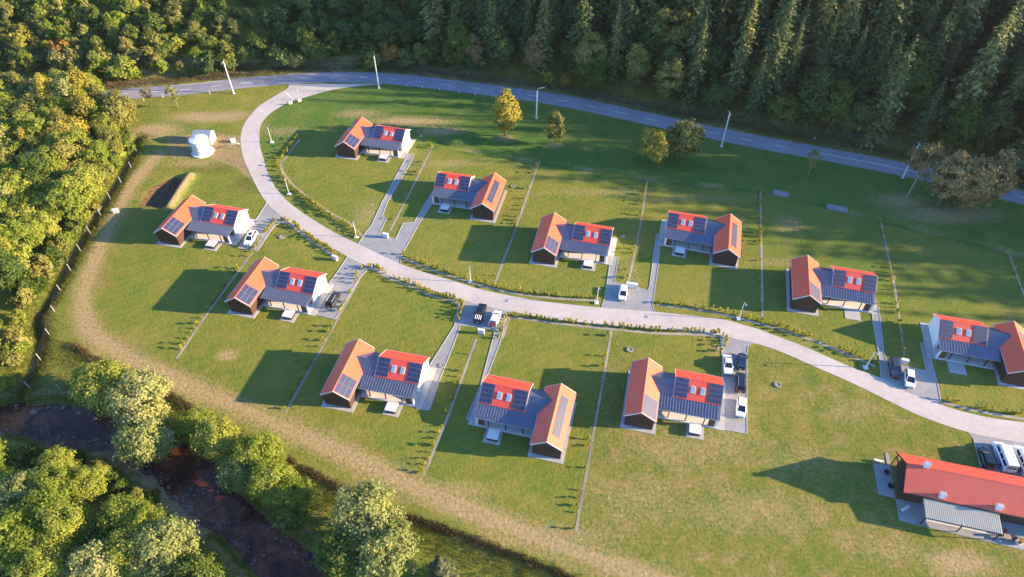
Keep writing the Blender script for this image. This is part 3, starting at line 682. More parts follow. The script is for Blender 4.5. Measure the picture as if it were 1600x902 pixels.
# covered hot tubs on the patio slabs
def make_tub():
    r = empty('hot_tub')
    def rr(h, n=5, rad=0.22):
        out = []
        for cx, cy, a0 in ((h - rad, h - rad, 0), (-h + rad, h - rad, 90), (-h + rad, -h + rad, 180), (h - rad, -h + rad, 270)):
            out += [(cx + rad * math.cos(R(a0 + 90 * k / n)), cy + rad * math.sin(R(a0 + 90 * k / n))) for k in range(n + 1)]
        return out
    b = MB(); b.extr(rr(0.98), 0.07, 0.80, 'z'); b.build('tub_shell', 'tub_side', r)
    b = MB(); b.extr(rr(1.05), 0.80, 0.93, 'z'); cv = b.build('cover', 'tub_cover', r)
    b = MB(); b.box((-1.0, -0.03, 0.93), (1.0, 0.03, 0.945)); b.build('fold_seam', 'trim_light', cv)
    return r
tub0 = make_tub(); index_children(); first = True
TUB_L = {0: 'covered hot tub on the slab near the drive with four cars', 1: 'covered hot tub of the chalet at the end of the pickup drive path', 2: 'shaded covered hot tub in front of the nearest wing-right chalet', 3: 'covered hot tub of the leftmost chalet', 5: 'covered hot tub of the farthest chalet',
         6: 'shaded covered hot tub downhill from the golden tree', 7: 'sunlit covered hot tub near the white car on the upper middle drive', 8: 'shaded covered hot tub of the chalet nearest the forest shade', 10: 'covered hot tub by the chalet with the dark estate car'}
for i, (o, kd) in enumerate(chalets):
    if i not in TUB_L: continue
    t = tub0 if first else copy_tree(tub0); first = False
    u = 9.9 if kd == 'A' else -9.9
    a = o.rotation_euler.z; t.location = (o.location.x + u * math.cos(a) + 4.35 * math.sin(a), o.location.y + u * math.sin(a) - 4.35 * math.cos(a), 0)
    t.rotation_euler = (0, 0, a); tag(t, TUB_L[i], 'hot tub', 'hot tubs on the patios')

# ------------------------------------------------------------------ the long lodge at the right
def make_lodge():
    r = empty('lodge', (64.19, 56.97, 0), R(-14.05), 'long lodge with a dark red roof and grey canopy at the right edge', 'house')
    w, zr, ze, L = 3.81, 5.87, 3.18, 30.0
    zf = lambda v: zr - (zr - ze) * abs(v) / w
    b = MB(); b.extr([(-3.3, 0.1), (3.3, 0.1), (3.3, zf(3.3) - .15), (0, zr - .15), (-3.3, zf(3.3) - .15)], 1.0, L - .5, 'x'); b.build('wall', 'dark_cladding', r)
    b = MB(); g = lambda u, v: zf(v) - .17
    slab_on_slope(b, 0, L, -w, 0, g, 0, .17); slab_on_slope(b, 0, L, 0, w, g, 0, .17); rf = b.build('roof', 'roof_lodge', r)
    b = MB(); b.extr([(-.17, zr - .1), (0, zr + .05), (.17, zr - .1)], -.02, L, 'x'); b.build('ridge_cap', 'roof_lodge', rf)
    for v0, v1 in ((-w - .05, 0), (0, w + .05)):
        b = MB(); slab_on_slope(b, -.08, -.01, v0, v1, lambda u, v: zf(v) - .25, 0, .28); b.build('verge_board', 'trim_dark', rf)
    b = MB(); b.box((0, -w - .13, ze - .17), (L, -w - .01, ze - .05)); b.build('gutter', 'trim_dark', rf)
    for u, v, h, wd in ((2.9, .15, .95, .38), (5.6, -3.3, .75, .42), (13.9, -3.3, .75, .42)):
        b = MB(); z = zf(v); b.box((u - wd, v - .3, z - .6), (u + wd, v + .3, z + h)); c_ = b.build('chimney', 'white_render', rf)
        b = MB(); b.box((u - wd - .06, v - .36, z + h), (u + wd + .06, v + .36, z + h + .08)); b.build('chimney_cap', 'steel_grey', c_)
    # open timber truss on the gable end
    for a_, b_ in (((0.12, -3.2, .1), (0.12, -3.2, zf(3.2) - .2)), ((0.12, 3.2, .1), (0.12, 3.2, zf(3.2) - .2)), ((0.12, -3.2, 2.7), (0.12, 3.2, 2.7)), ((0.12, 0, 2.7), (0.12, 0, zr - .2)), ((0.12, -1.7, 2.7), (0.12, 0, 4.4)), ((0.12, 1.7, 2.7), (0.12, 0, 4.4))):
        b = MB(); b.tube([a_, b_], .11, 4); b.build('truss_beam', 'trim_dark', r)
    b = MB(); b.box((.9, -1.4, .1), (.99, 1.4, 2.3)); wd_ = b.build('gable_window', 'trim_dark', r)
    for v0 in (-1.3, .05): 
        b = MB(); b.box((.87, v0, .25), (.9, v0 + 1.25, 2.2)); b.build('pane', 'window_glass', wd_)
    for k in range(4):
        u = 4 + k * 3; b = MB(); b.box((u, -3.38, .3), (u + 1.8, -3.31, 2.4)); wd_ = b.build('window', 'trim_light', r)
        b = MB(); b.box((u + .08, -3.41, .4), (u + 1.72, -3.38, 2.3)); b.build('pane', 'window_glass', wd_)
    # canopy
    b = MB(); zc = lambda u, v: 2.88 + (v + 3.9) * (.36 / 3.25)
    slab_on_slope(b, 3.05, 14.2, -7.15, -3.92, zc, -.06, .06)
    u = 3.2
    while u < 14.1: slab_on_slope(b, u, u + .05, -7.15, -3.92, zc, 0, .035); u += .3
    cn = b.build('canopy', 'canopy_sheet', r)
    b = MB(); b.box((8.55, -7.16, 2.56), (8.62, -3.93, 2.6)); b.build('joint_strip', 'trim_light', cn)
    for u in (3.2, 8.6, 14.0):
        b = MB(); b.box((u - .07, -7.08, .1), (u + .07, -6.94, 2.46)); b.build('canopy_post', 'trim_dark', r)
    b = MB(); b.box((3.05, -7.2, 2.40), (14.2, -7.1, 2.52)); b.build('canopy_beam', 'trim_dark', r)
    b = MB()
    for pl in ([(.05, -7.2), (18.3, -7.65), (30, -7.8), (30, -3.2), (.05, -3.2)], [(-2.77, 2.86), (-2.6, -3.1), (.04, -3.2), (.05, 5.5), (-.5, 5.4), (-.45, 2.9)]):
        n = len(pl); vs = [(x, y, .075) for x, y in pl] + [(x, y, -.2) for x, y in pl]
        b.add(vs, [tuple(range(n)), tuple(range(2 * n - 1, n - 1, -1))] + [(i, (i + 1) % n, n + (i + 1) % n, n + i) for i in range(n)])
    b.build('patio', 'pavers', r)
    b = MB(); b.box((4.2, -6.2, .08), (13.2, -5.2, .12)); b.build('deck_strip', 'terrace_slab', r)
    return r
lodge = make_lodge()
def lodge_pt(u, v, z=0.075):
    a = R(-14.05); return (64.19 + u * math.cos(a) - v * math.sin(a), 56.97 + u * math.sin(a) + v * math.cos(a), z)
for k, (u, v) in enumerate(((-.85, 1.25), (-.6, -1.25))):
    t = empty('fire_bowl', lodge_pt(u, v), 0, ['black round fire bowl on the lodge terrace, the one nearer the sunlit strip', 'black round fire bowl on the lodge terrace, the one deeper in shade'][k], 'fire bowl', 'fire bowls on the terrace')
    b = MB(); n = 20
    for (r0, z0), (r1, z1) in zip([(.15, .05), (.42, .22), (.52, .45), (.46, .45), (.36, .25)], [(.42, .22), (.52, .45), (.46, .45), (.36, .25), (.05, .18)]): b.tube([(0, 0, z0), (0, 0, z1 + (1e-3 if z1 == z0 else 0))], [r0, r1], n, cap=False)
    b.build('bowl', 'plastic_dark', t, True); b = MB(); b.disc((0, 0), .22, .16, 0, .1, 12); b.build('foot', 'plastic_dark', t)
def bench(label, loc, rz, L=1.6, mat='bench_wood'):
    t = empty('bench', loc, rz, label, 'bench')
    for k in range(3): b = MB(); b.box((-L / 2, -.22 + k * .15, .42), (L / 2, -.22 + k * .15 + .12, .46)); b.build('seat_slat', mat, t)
    for x in (-L / 2 + .15, L / 2 - .25): b = MB(); b.box((x, -.2, 0), (x + .1, .2, .42)); b.build('leg', 'plastic_dark', t)
bench('pale bench standing at the top edge of the lodge terrace', lodge_pt(-1.9, 3.25), R(-20), 1.5, 'paint_white')
bench('pale bench lying in shade on the patio left of the canopy', lodge_pt(1.1, -5.0), R(25), 1.9, 'trim_light')
# table set by the lodge at the right edge
t = empty('garden_table', lodge_pt(15.9, -6.3), R(-10), 'small garden table with reddish chairs at the right end of the patio', 'table')
b = MB(); b.box((-.5, -.4, .70), (.5, .4, .74)); b.build('table_top', 'bench_wood', t)
for x in (-.42, .42):
    for y in (-.32, .32): b = MB(); b.tube([(x, y, 0), (x, y, .7)], .03, 6); b.build('leg', 'plastic_dark', t)
simple('chair_red', (0.22, 0.045, 0.03), 0.6)
for k, (dx, dy, rz) in enumerate(((-.95, .1, 90), (.95, 0, -90), (0, .85, 0))):
    p = lodge_pt(15.9 + dx, -6.3 + dy); t = empty('garden_chair', p, R(rz - 14), ['reddish garden chair left of the patio table', 'reddish garden chair right of the patio table', 'reddish garden chair behind the patio table'][k], 'chair', 'chairs round the patio table')
    b = MB(); b.box((-.24, -.24, .42), (.24, .24, .47)); b.build('seat', 'chair_red', t); b = MB(); b.hexa([(-.24, .2, .47), (.24, .2, .47), (.24, .25, .47), (-.24, .25, .47)], [(-.24, .3, .92), (.24, .3, .92), (.24, .34, .92), (-.24, .34, .92)]); b.build('backrest', 'chair_red', t)
    for x in (-.2, .2):
        for y in (-.2, .2): b = MB(); b.tube([(x, y, 0), (x, y, .42)], .02, 5); b.build('leg', 'plastic_dark', t)
planter = t = empty('planter', lodge_pt(17.6, -6.6), 0, 'pale round planter with orange flowers at the patio end', 'planter')
b = MB(); b.disc((0, 0), .38, .55, 0, .5, 20); b.build('pot', 'trim_light', t)

# ------------------------------------------------------------------ vehicles (front along +x)
CARS = {  # length, half width, body stations (x, z low, z top, half width factor), cabin: belt z, roof z, base x0,x1, roof x0,x1
 'sedan':  (4.6, .90, [(-2.3, .35, .72, .80), (-2.2, .25, .92, .92), (-1.5, .22, 1.0, .99), (0, .22, .98, 1), (1.0, .22, .93, 1), (1.9, .22, .82, .96), (2.2, .27, .70, .86), (2.3, .34, .55, .74)], (.94, 1.44, -1.75, 1.15, -.95, .25)),
 'hatch':  (4.2, .89, [(-2.1, .35, .80, .82), (-2.02, .25, .98, .95), (-1.4, .22, 1.02, 1), (0, .22, 1.0, 1), (.9, .22, .95, 1), (1.7, .22, .84, .96), (2.0, .27, .70, .86), (2.1, .34, .55, .74)], (.96, 1.50, -2.0, 1.2, -1.65, .3)),
 'suv':    (4.6, .94, [(-2.3, .42, .90, .84), (-2.22, .3, 1.08, .96), (-1.5, .28, 1.1, 1), (0, .28, 1.08, 1), (1.0, .28, 1.05, 1), (1.9, .28, .98, .97), (2.2, .32, .84, .88), (2.3, .42, .66, .78)], (1.04, 1.70, -2.2, 1.15, -1.9, .35)),
 'pickup': (5.2, .93, [(-2.6, .5, 1.0, .94), (-2.5, .4, 1.08, .98), (-.9, .36, 1.08, 1), (0, .34, 1.08, 1), (1.2, .34, 1.06, 1), (2.2, .34, 1.0, .97), (2.5, .38, .88, .9), (2.6, .45, .7, .8)], (1.04, 1.76, -.85, 1.35, -.65, .65)),
 'van':    (5.9, 1.0, [(-2.95, .45, 1.2, .94), (-2.85, .35, 1.35, .98), (-1, .3, 1.36, 1), (1.5, .3, 1.36, 1), (2.0, .3, 1.25, 1), (2.6, .3, 1.05, .97), (2.85, .34, .9, .9), (2.95, .45, .7, .82)], (1.30, 2.45, -2.88, 2.15, -2.75, 1.35))}
def make_car(kind, paint, rear_paint=None, extra=None):
    L, W, st, (zb, zt, bx0, bx1, rx0, rx1) = CARS[kind]
    r = empty('parked_van' if kind == 'van' else ('pickup_truck' if kind == 'pickup' else 'parked_car'))
    b = MB(); n = 10; vs = []
    for x, lo, hi, k in st:
        w = W * k; mid = lo + (hi - lo) * .62
        half = [(w * .86, lo), (w, lo + .12), (w, mid), (w * .97, mid + (hi - mid) * .6), (w * .86, hi)]
        vs += [(x, y, z) for y, z in half] + [(x, -y, z) for y, z in reversed(half)]
    m_ = len(st); fs = [tuple(range(n - 1, -1, -1)), tuple(range((m_ - 1) * n, m_ * n))]; mi = [0, 0]
    for i in range(m_ - 1):
        for k in range(n): fs.append((i * n + k, i * n + (k + 1) % n, (i + 1) * n + (k + 1) % n, (i + 1) * n + k))
    b.add(vs, fs); b.build('body', paint, r, False)
    wb, wt = W * .87, W * .70 if kind != 'van' else W * .88
    gl = MB(); gl.hexa([(bx0, -wb, zb - .06), (bx1, -wb, zb - .06), (bx1, wb, zb - .06), (bx0, wb, zb - .06)], [(rx0, -wt, zt), (rx1, -wt, zt), (rx1, wt, zt), (rx0, wt, zt)])
    cab = gl.build('cabin', 'car_glass' if kind != 'van' else paint, r)
    b = MB(); e = .03; xm = (rx0 + rx1) / 2; b.hexa([(rx0 - e, -wt - e, zt - .03), (rx1 + e, -wt - e, zt - .03), (rx1 + e, wt + e, zt - .03), (rx0 - e, wt + e, zt - .03)], [(rx0 + .12, -wt * .86, zt + .045), (rx1 - .1, -wt * .86, zt + .045), (rx1 - .1, wt * .86, zt + .045), (rx0 + .12, wt * .86, zt + .045)]); b.build('roof', paint, r)
    if kind != 'van':
        for sg in (-1, 1):
            for (xa, xb) in ((bx0, rx0), (bx1, rx1), ((bx0 + bx1) / 2 - .1, (rx0 + rx1) / 2 - .05)):
                b = MB(); b.tube([(xa, sg * wb, zb - .04), (xb, sg * wt, zt)], .045, 5); b.build('pillar', paint, r)
    else:
        # windscreen, side windows, rear window as glass set proud of the shell
        fx = lambda z: bx1 + (rx1 - bx1) * (z - zb) / (zt - zb)
        b = MB(); z0, z1 = zb + .06, zt - .22
        b.hexa([(fx(z0) + .0, -wb * .9, z0), (fx(z0) + .03, -wb * .9, z0), (fx(z0) + .03, wb * .9, z0), (fx(z0), wb * .9, z0)], [(fx(z1), -wt * .92, z1), (fx(z1) + .03, -wt * .92, z1), (fx(z1) + .03, wt * .92, z1), (fx(z1), wt * .92, z1)]); b.build('windscreen', 'car_glass', cab)
        for sg in (-1, 1):
            for xa, xb in ((-2.5, -1.2), (-1.05, .1), (.25, 1.45)):
                b = MB(); z0, z1 = zb + .1, zt - .45; y0 = wb + (wt - wb) * (z0 - zb) / (zt - zb); y1 = wb + (wt - wb) * (z1 - zb) / (zt - zb)
                b.hexa([(xa, sg * y0, z0), (xb, sg * y0, z0), (xb, sg * (y0 + .025), z0), (xa, sg * (y0 + .025), z0)], [(xa, sg * y1, z1), (xb - .1, sg * y1, z1), (xb - .1, sg * (y1 + .025), z1), (xa, sg * (y1 + .025), z1)]); b.build('side_window', 'car_glass', cab)
            b = MB(); b.box((-2.6, sg * (W - .005), .75), (1.3, sg * (W + .012), .98)); b.build('blue_reflection', 'blue_reflection', r)  # painted band standing in for blue reflected by the side windows
        b = MB(); b.box((-2.93, -.7, zb + .15), (-2.86, .7, zt - .5)); b.build('rear_window', 'car_glass', cab)
    wr = .33 if kind in ('sedan', 'hatch') else .37
    for x in (-L * .29, L * .305):
        for sg in (-1, 1):
            b = MB(); b.tube([(x, sg * (W - .22), wr), (x, sg * (W + .01), wr)], wr, 18); wh = b.build('wheel', 'tyre', r)
            b = MB(); b.tube([(x, sg * (W - .02), wr), (x, sg * (W + .022), wr)], wr * .62, 12); b.build('rim', 'rim_metal', wh)
    xf, xr = st[-1][0], st[0][0]
    for sg in (-1, 1):
        b = MB(); b.box((xf - .22, sg * W * .48, .60), (xf - .03 if kind != 'van' else xf - .02, sg * W * .80, .74)); b.build('headlight', 'lamp_glass', r)
        b = MB(); b.box((xr - .015, sg * W * .56, .72), (xr + .16, sg * W * .80, .90)); b.build('taillight', 'tail_red', r)
        b = MB(); b.box((bx1 - .45, sg * (W * .93), zb - .02), (bx1 - .25, sg * (W * 1.13), zb + .13)); b.build('mirror', paint, r)
    b = MB(); b.box((xf - .1, -W * .66, .30), (xf + .03, W * .66, .46)); b.build('front_bumper', 'plastic_dark', r)
    b = MB(); b.box((xr - .03, -W * .7, .36), (xr + .1, W * .7, .52)); b.build('rear_bumper', 'plastic_dark', r)
    b = MB(); b.box((xr - .04, -.26, .56), (xr - .005, .26, .67)); b.build('number_plate', 'paint_white', r)
    if kind == 'pickup':
        b = MB(); b.box((-2.42, -W * .80, 1.085), (-.95, W * .80, 1.10)); b.build('bed_cover', 'plastic_dark', r)
        for k in range(4):
            y = -W * .6 + k * W * .4; b = MB(); b.tube([(-2.3, y, 1.24), (-1.05, y, 1.30)], .05, 6); b.build('rack_bar', 'paint_white', r)
        for x in (-2.25, -1.1): b = MB(); b.box((x, -W * .78, 1.10), (x + .06, W * .78, 1.22)); b.build('rack_beam', 'plastic_dark', r)
    if rear_paint:
        b = MB(); b.box((-2.13, -W * .80, .62), (-1.72, W * .80, 1.07)); b.build('tailgate', rear_paint, r)
        b = MB(); b.box((-1.75, -W * .72, 1.06), (-1.05, W * .72, 1.12)); b.build('boot_cover', 'plastic_dark', r)
    if kind in ('suv', 'hatch') and extra == 'sunroof':
        b = MB(); b.box((-.9, -.42, zt + .046), (.05, .42, zt + .056)); b.build('sunroof', 'car_glass', r)
    if extra == 'rails':
        for sg in (-1, 1): b = MB(); b.tube([(rx0 + .2, sg * wt * .9, zt + .09), (rx1 - .15, sg * wt * .9, zt + .09)], .025, 5); b.build('roof_rail', 'steel_grey', r)
    return r
CARLIST = [
 ('suv', 'car_white', (384.5, 386), (399, 361), 'white car with a dark sunroof parked at the leftmost chalet', 'car', None, 'sunroof'),
 ('suv', 'car_grey', (530, 454), (512, 483), 'dark estate car parked at a white gable on the wide left drive', 'car', None, 'rails'),
 ('pickup', 'car_black', (755.5, 474), (745, 506), 'black pickup with white bars over its bed', 'pickup', None, None),
 ('hatch', 'car_white', (780, 483), (768, 512), 'white car with a red rear, beside the black pickup', 'car', 'car_red', None),
 ('hatch', 'car_white', (972, 470), (974.5, 446), 'white hatchback alone on the upper middle drive', 'car', None, None),
 ('sedan', 'car_white', (1138, 585), (1135.5, 555), 'white saloon at the top left of the four cars on one drive', 'car', None, None),
 ('hatch', 'car_blue', (1161, 552), (1157, 577), 'dark blue hatchback at the top right of the four cars on one drive', 'car', None, None),
 ('suv', 'car_black', (1157, 582), (1156.5, 614), 'black estate car between a dark blue car and a white car', 'car', None, 'rails'),
 ('hatch', 'car_white', (1157, 650), (1159, 624), 'white hatchback, lowest of the four cars on one drive', 'car', None, None),
 ('suv', 'car_grey', (1401, 591), (1395, 561), 'dark grey car beside a white hatchback on the right drive', 'car', None, None),
 ('hatch', 'car_white', (1422, 606), (1419.5, 578), 'white hatchback beside a dark grey car on the right drive', 'car', None, None),
 ('hatch', 'car_black', (1535, 698), (1546, 733), 'dark car in shade behind the lodge roof, left of the vans', 'car', None, 'sunroof'),
 ('van', 'car_white', (1556, 688), (1578, 742), 'white van with blue reflections on its side, left one behind the lodge', 'van', None, None),
 ('van', 'car_white', (1586, 694), (1610, 748), 'white van cut by the right edge of the picture', 'van', None, None)]
for kd, paint, pf, pr_, lb, cat, rp, ex in CARLIST:
    a, b_ = G(*pf, .6), G(*pr_, .6); c = (a + b_) / 2; d = a - b_
    o = make_car(kd, paint, rp, ex); o.location = (c.x, c.y, 0.036); o.rotation_euler = (0, 0, math.atan2(d.y, d.x)); tag(o, lb, cat, 'parked vehicles')

# ------------------------------------------------------------------ tank, shed, poles, posts and small things
p = G(317, 238); tk = empty('water_tank', (p.x, p.y, 0), 0, 'white round tank standing on a pale ring beside the small shed', 'tank')
b = MB(); b.disc((0, 0), 3.0, 2.9, -.1, .35, 36); b.build('base_ring', 'tank_white', tk)
b = MB(); b.disc((0, 0), 2.35, 2.35, .35, 4.1, 36); b.build('shell', 'tank_white', tk)
b = MB(); b.disc((0, 0), 2.45, 2.3, 4.1, 4.25, 36); b.disc((0, 0), 2.3, .3, 4.25, 4.55, 36); lid = b.build('lid', 'tank_white', tk)
for z in (1.5, 2.7, 3.85):
    b = MB(); b.disc((0, 0), 2.39, 2.39, z, z + .09, 36); b.build('hoop', 'steel_grey', tk)
for x in (-.25, .25): b = MB(); b.tube([(1.75 + x * .7, -1.75 + x * .7, .3), (1.75 + x * .7, -1.75 + x * .7, 4.4)], .04, 5); b.build('ladder_rail', 'steel_grey', tk)
for k in range(9): b = MB(); b.tube([(1.575, -1.925, .6 + k * .42), (1.925, -1.575, .6 + k * .42)], .03, 5); b.build('ladder_rung', 'steel_grey', tk)
b = MB(); b.disc((-.9, .6), .35, .35, 4.3, 4.7, 14); b.build('hatch', 'steel_grey', lid)
b = MB(); b.tube([(-2.2, .4, 4.0), (-3.0, .4, 3.9), (-3.3, .4, 3.2), (-3.3, .4, .1)], .14, 8); b.build('pipe', 'steel_grey', tk)
p = G(322, 221); sh = empty('shed', (p.x, p.y, 0), R(-3), 'small white shed with a grey pitched roof behind the round tank', 'shed')
b = MB(); b.extr([(-1.6, 0), (1.6, 0), (1.6, 2.5), (0, 3.4), (-1.6, 2.5)], -2.3, 2.3, 'x'); b.build('wall', 'white_render', sh)
b = MB(); zf = lambda u, v: 3.5 - abs(v) * .56; slab_on_slope(b, -2.5, 2.5, -1.85, 0, zf, -.08, .08); slab_on_slope(b, -2.5, 2.5, 0, 1.85, zf, -.08, .08); b.build('roof', 'steel_grey', sh)
b = MB(); b.box((2.3, -.5, .05), (2.36, .5, 2.1)); d_ = b.build('door', 'paint_white', sh); b = MB(); b.box((2.36, .3, 1.0), (2.42, .4, 1.1)); b.build('handle', 'plastic_dark', d_)
p = G(365, 222); bx = empty('white_box', (p.x, p.y, 0), R(20), 'white equipment box by the lane near the tank', 'box'); b = MB(); b.box((-.6, -.45, 0), (.6, .45, .9)); b.build('casing', 'paint_white', bx); b = MB(); b.box((-.65, -.5, .9), (.65, .5, .98)); b.build('lid', 'paint_white', bx)
p = G(368, 231); pp = empty('pump_pipe', (p.x, p.y, 0), R(25), 'pale bent pipe beside the white box by the lane', 'pipe'); b = MB(); b.tube([(-1.2, 0, 0), (-1.2, 0, .9), (-.9, 0, 1.15), (1.0, 0, 1.2), (1.2, 0, .9), (1.2, 0, 0)], .11, 8); b.build('tube', 'steel_grey', pp, True)

def util_pole(px, top, label, h, lamp=False):
    p = G(*px); r = empty('utility_pole', (p.x, p.y, 0), 0, label, 'pole', 'roadside poles')
    b = MB(); b.tube([(0, 0, -.3), (0, 0, h)], [.23, .13], 10); b.build('shaft', 'pole_concrete', r)
    b = MB(); b.disc((0, 0), .5, .45, -.05, .2, 12); b.build('footing', 'concrete', r)
    if lamp:
        b = MB(); b.tube([(0, 0, h), (.25, .1, h + .5), (.8, .3, h + .75), (1.7, .6, h + .7)], .06, 6); ar = b.build('lamp_arm', 'steel_grey', r)
        b = MB(); b.box((1.5, .42, h + .6), (2.1, .78, h + .74)); b.build('lamp_head', 'steel_grey', ar)
    else:
        for k, z in enumerate((h - .25, h - 1.6)):
            b = MB(); b.box((-.07, -.9 + .3 * k, z - .06), (.07, .9 - .3 * k, z + .06)); ca = b.build('crossarm', 'steel_grey', r)
            for y in (-.8 + .3 * k, .8 - .3 * k) if k else (-.8, 0, .8):
                b = MB(); b.disc((0, y), .05, .07, z + .06, z + .26, 8); b.build('insulator', 'tank_white', ca)
    return p, h
PH = 10.4
tops = []
for px, lb, h in (((365, 146), 'leftmost concrete utility pole by the asphalt road', PH), ((592, 138), 'concrete utility pole on the grass above the farthest chalet', PH), ((1127, 229), 'concrete utility pole right of the dark roadside tree', PH), ((1410, 278), 'concrete utility pole by the bare tree at the right', PH)):
    p, h = util_pole(px, None, lb, h); tops.append((p.x, p.y, h))
util_pole((838, 185), None, 'pale lamp pole beside the golden tree', 8.6, True)
ends = [(-200, 205, 11)] + tops + [(tops[-1][0] + 60, tops[-1][1] - 22, 10)]
for k, (dy, dz) in enumerate(((-.8, 0), (0, 0), (.8, 0), (-.5, -1.35), (.5, -1.35))):
    path = []
    for a, b_ in zip(ends[:-1], ends[1:]):
        a = Vector(a) + Vector((0, dy, dz)); b_ = Vector(b_) + Vector((0, dy, dz)); L = (b_ - a).length; sag = min(1.6, L * .014)
        path += [a.lerp(b_, t / 8) - Vector((0, 0, 4 * sag * (t / 8) * (1 - t / 8))) for t in range(8)]
    path.append(b_)
    b = MB(); b.tube(path, .026, 4, cap=False)
    tag(b.build('overhead_wire', 'wire_metal', None), ['top overhead wire nearest the lane', 'middle one of the top overhead wires', 'top overhead wire nearest the forest', 'lower overhead wire nearest the lane', 'lower overhead wire nearest the forest'][k], 'wire', 'wires along the road')

def lane_lamp(px, label, h=5.0):
    p = G(*px); r = empty('lane_lamp', (p.x, p.y, 0), 0, label, 'lamp post', 'lamp posts along the lane')
    b = MB(); b.box((-.42, -.42, -.2), (.42, .42, .28)); b.build('base_block', 'tank_white', r)
    b = MB(); b.tube([(0, 0, .28), (0, 0, h)], [.085, .06], 8); b.build('shaft', 'pole_concrete', r)
    b = MB(); b.tube([(0, 0, h - .05), (.1, -.2, h + .08), (.15, -.55, h + .1)], .045, 6); ar = b.build('arm', 'steel_grey', r)
    b = MB(); b.box((.02, -1.0, h + .05), (.28, -.5, h + .15)); b.build('lamp_head', 'steel_grey', ar)
for px, lb in (((425, 223), 'lane lamp nearest the road junction'), ((452, 304), 'lane lamp beside the front hedge of the farthest chalet'), ((557, 371), 'lane lamp left of the upper left drive'), ((735, 441), 'lane lamp below the plots left of the white hatchback'), ((932, 474), 'lane lamp beside the white hatchback drive'), ((1154, 499), 'lane lamp right of the middle, leaning over the dark plot'), ((1352, 575), 'lane lamp left of the drive with the grey car')): lane_lamp(px, lb)

def thing_box(name, px, size, label, cat, mat, rz=0, lid=True, z=0, group=None):
    p = G(*px); r = empty(name, (p.x, p.y, z), R(rz), label, cat, group); w, d, h = size
    b = MB(); b.box((-w / 2, -d / 2, 0), (w / 2, d / 2, h)); b.build('casing', mat, r)
    if lid: b = MB(); b.box((-w / 2 - .05, -d / 2 - .05, h), (w / 2 + .05, d / 2 + .05, h + .06)); b.build('lid', mat, r)
    b = MB(); b.box((-w * .35, -d / 2 - .025, .12), (w * .35, -d / 2 - .001, h - .1)); b.build('door', mat, r)
for px, lb, rz in (((603, 371), 'white meter cabinet between the two upper left paths', -20), ((524, 406), 'white meter cabinet at the tip of the hedge by the left drives', -30), ((987, 449), 'white meter cabinets behind the white hatchback', -12), ((752, 521), 'white meter cabinet below the black pickup', -12), ((1411, 568), 'white meter cabinet above the white hatchback on the right drive', -15), ((182, 333), 'small white box on the grass beside the fence', 10)):
    thing_box('meter_cabinet', px, (1.3 if '987' not in str(px) else 2.4, .55, 1.15), lb, 'cabinet', 'tank_white', rz, group='meter cabinets')
for px, rz, L_, lb in (((1220, 303), -12, 3.4, 'concrete culvert slab in the back ditch, the left one'), ((1308, 326), -15, 4.4, 'concrete culvert slab in the back ditch, the right one')):
    p = G(*px); r = empty('culvert', (p.x, p.y, 0), R(rz), lb, 'culvert', 'culverts in the ditch')
    b = MB(); b.box((-L_ / 2, -.9, -.25), (L_ / 2, .9, .14)); b.build('deck', 'old_concrete', r)
    for x in (-L_ / 2 - .14, L_ / 2): b = MB(); b.box((x, -1.05, -.5), (x + .14, 1.05, .36)); b.build('head_wall', 'old_concrete', r)
    for y in (-.9, .75): b = MB(); b.box((-L_ / 2, y, .14), (L_ / 2, y + .15, .28)); b.build('kerb', 'old_concrete', r)
for px, lb, r0 in (((801, 292), 'concrete manhole ring right of the wing-right chalet above the lane', .55), ((974, 370), 'concrete manhole ring in chalet shade beside a hedge strip', .5), ((984, 547), 'concrete manhole ring above the wing of the chalet with four cars', .65), ((1215, 602), 'concrete manhole ring in the hay meadow', .65), ((658, 213), 'concrete manhole ring behind the farthest chalet', .5), ((440, 371), 'concrete manhole ring in the plot corner by the left drive', .6), ((690, 572), 'white-edged manhole on the path to the chalet', .55)):
    p = G(*px); r = empty('manhole', (p.x, p.y, 0.03), 0, lb, 'manhole', 'manhole rings'); b = MB(); n = 20
    for (ra, za), (rb, zb_) in (((r0, 0), (r0, .16)), ((r0, .16), (r0 * .68, .17)), ((r0 * .68, .17), (r0 * .68, .06))): b.tube([(0, 0, za), (0, 0, zb_)], [ra, rb], n, cap=False)
    b.build('ring', 'old_concrete', r); b = MB(); b.disc((0, 0), r0 * .68, r0 * .68, .02, .08, n); b.build('cover', 'gravel', r)
# delineator posts of the asphalt road
for k, (px, lb) in enumerate((((465, 143), 'first white marker post right of the junction'), ((515, 142), 'second white marker post right of the junction'), ((635, 135), 'white marker post right of the pole above the farthest chalet'), ((660, 138), 'second marker post right of the pole above the farthest chalet'), ((687, 141), 'third marker post right of the pole above the farthest chalet'), ((718, 146), 'marker post between the far pole and the golden tree'), ((743, 149), 'marker post just left of the golden tree'), ((770, 152), 'marker post touching the golden tree from the left'), ((225, 158), 'marker post beside the left roadside tree'), ((255, 153), 'marker post between the two left roadside trees'), ((328, 147), 'marker post left of the leftmost pole'), ((1272, 219), 'white marker post beyond the asphalt road before the dark forest'))):
    p = G(*px) if k < 11 else GT(*px); r = empty('marker_post', (p.x, p.y, p.z), 0, lb, 'post', 'marker posts'); b = MB(); b.box((-.08, -.05, -.1), (.08, .05, 1.0)); b.build('shaft', 'paint_white', r); b = MB(); b.box((-.082, -.052, .75), (.082, .052, .9)); b.build('band', 'plastic_dark', r)
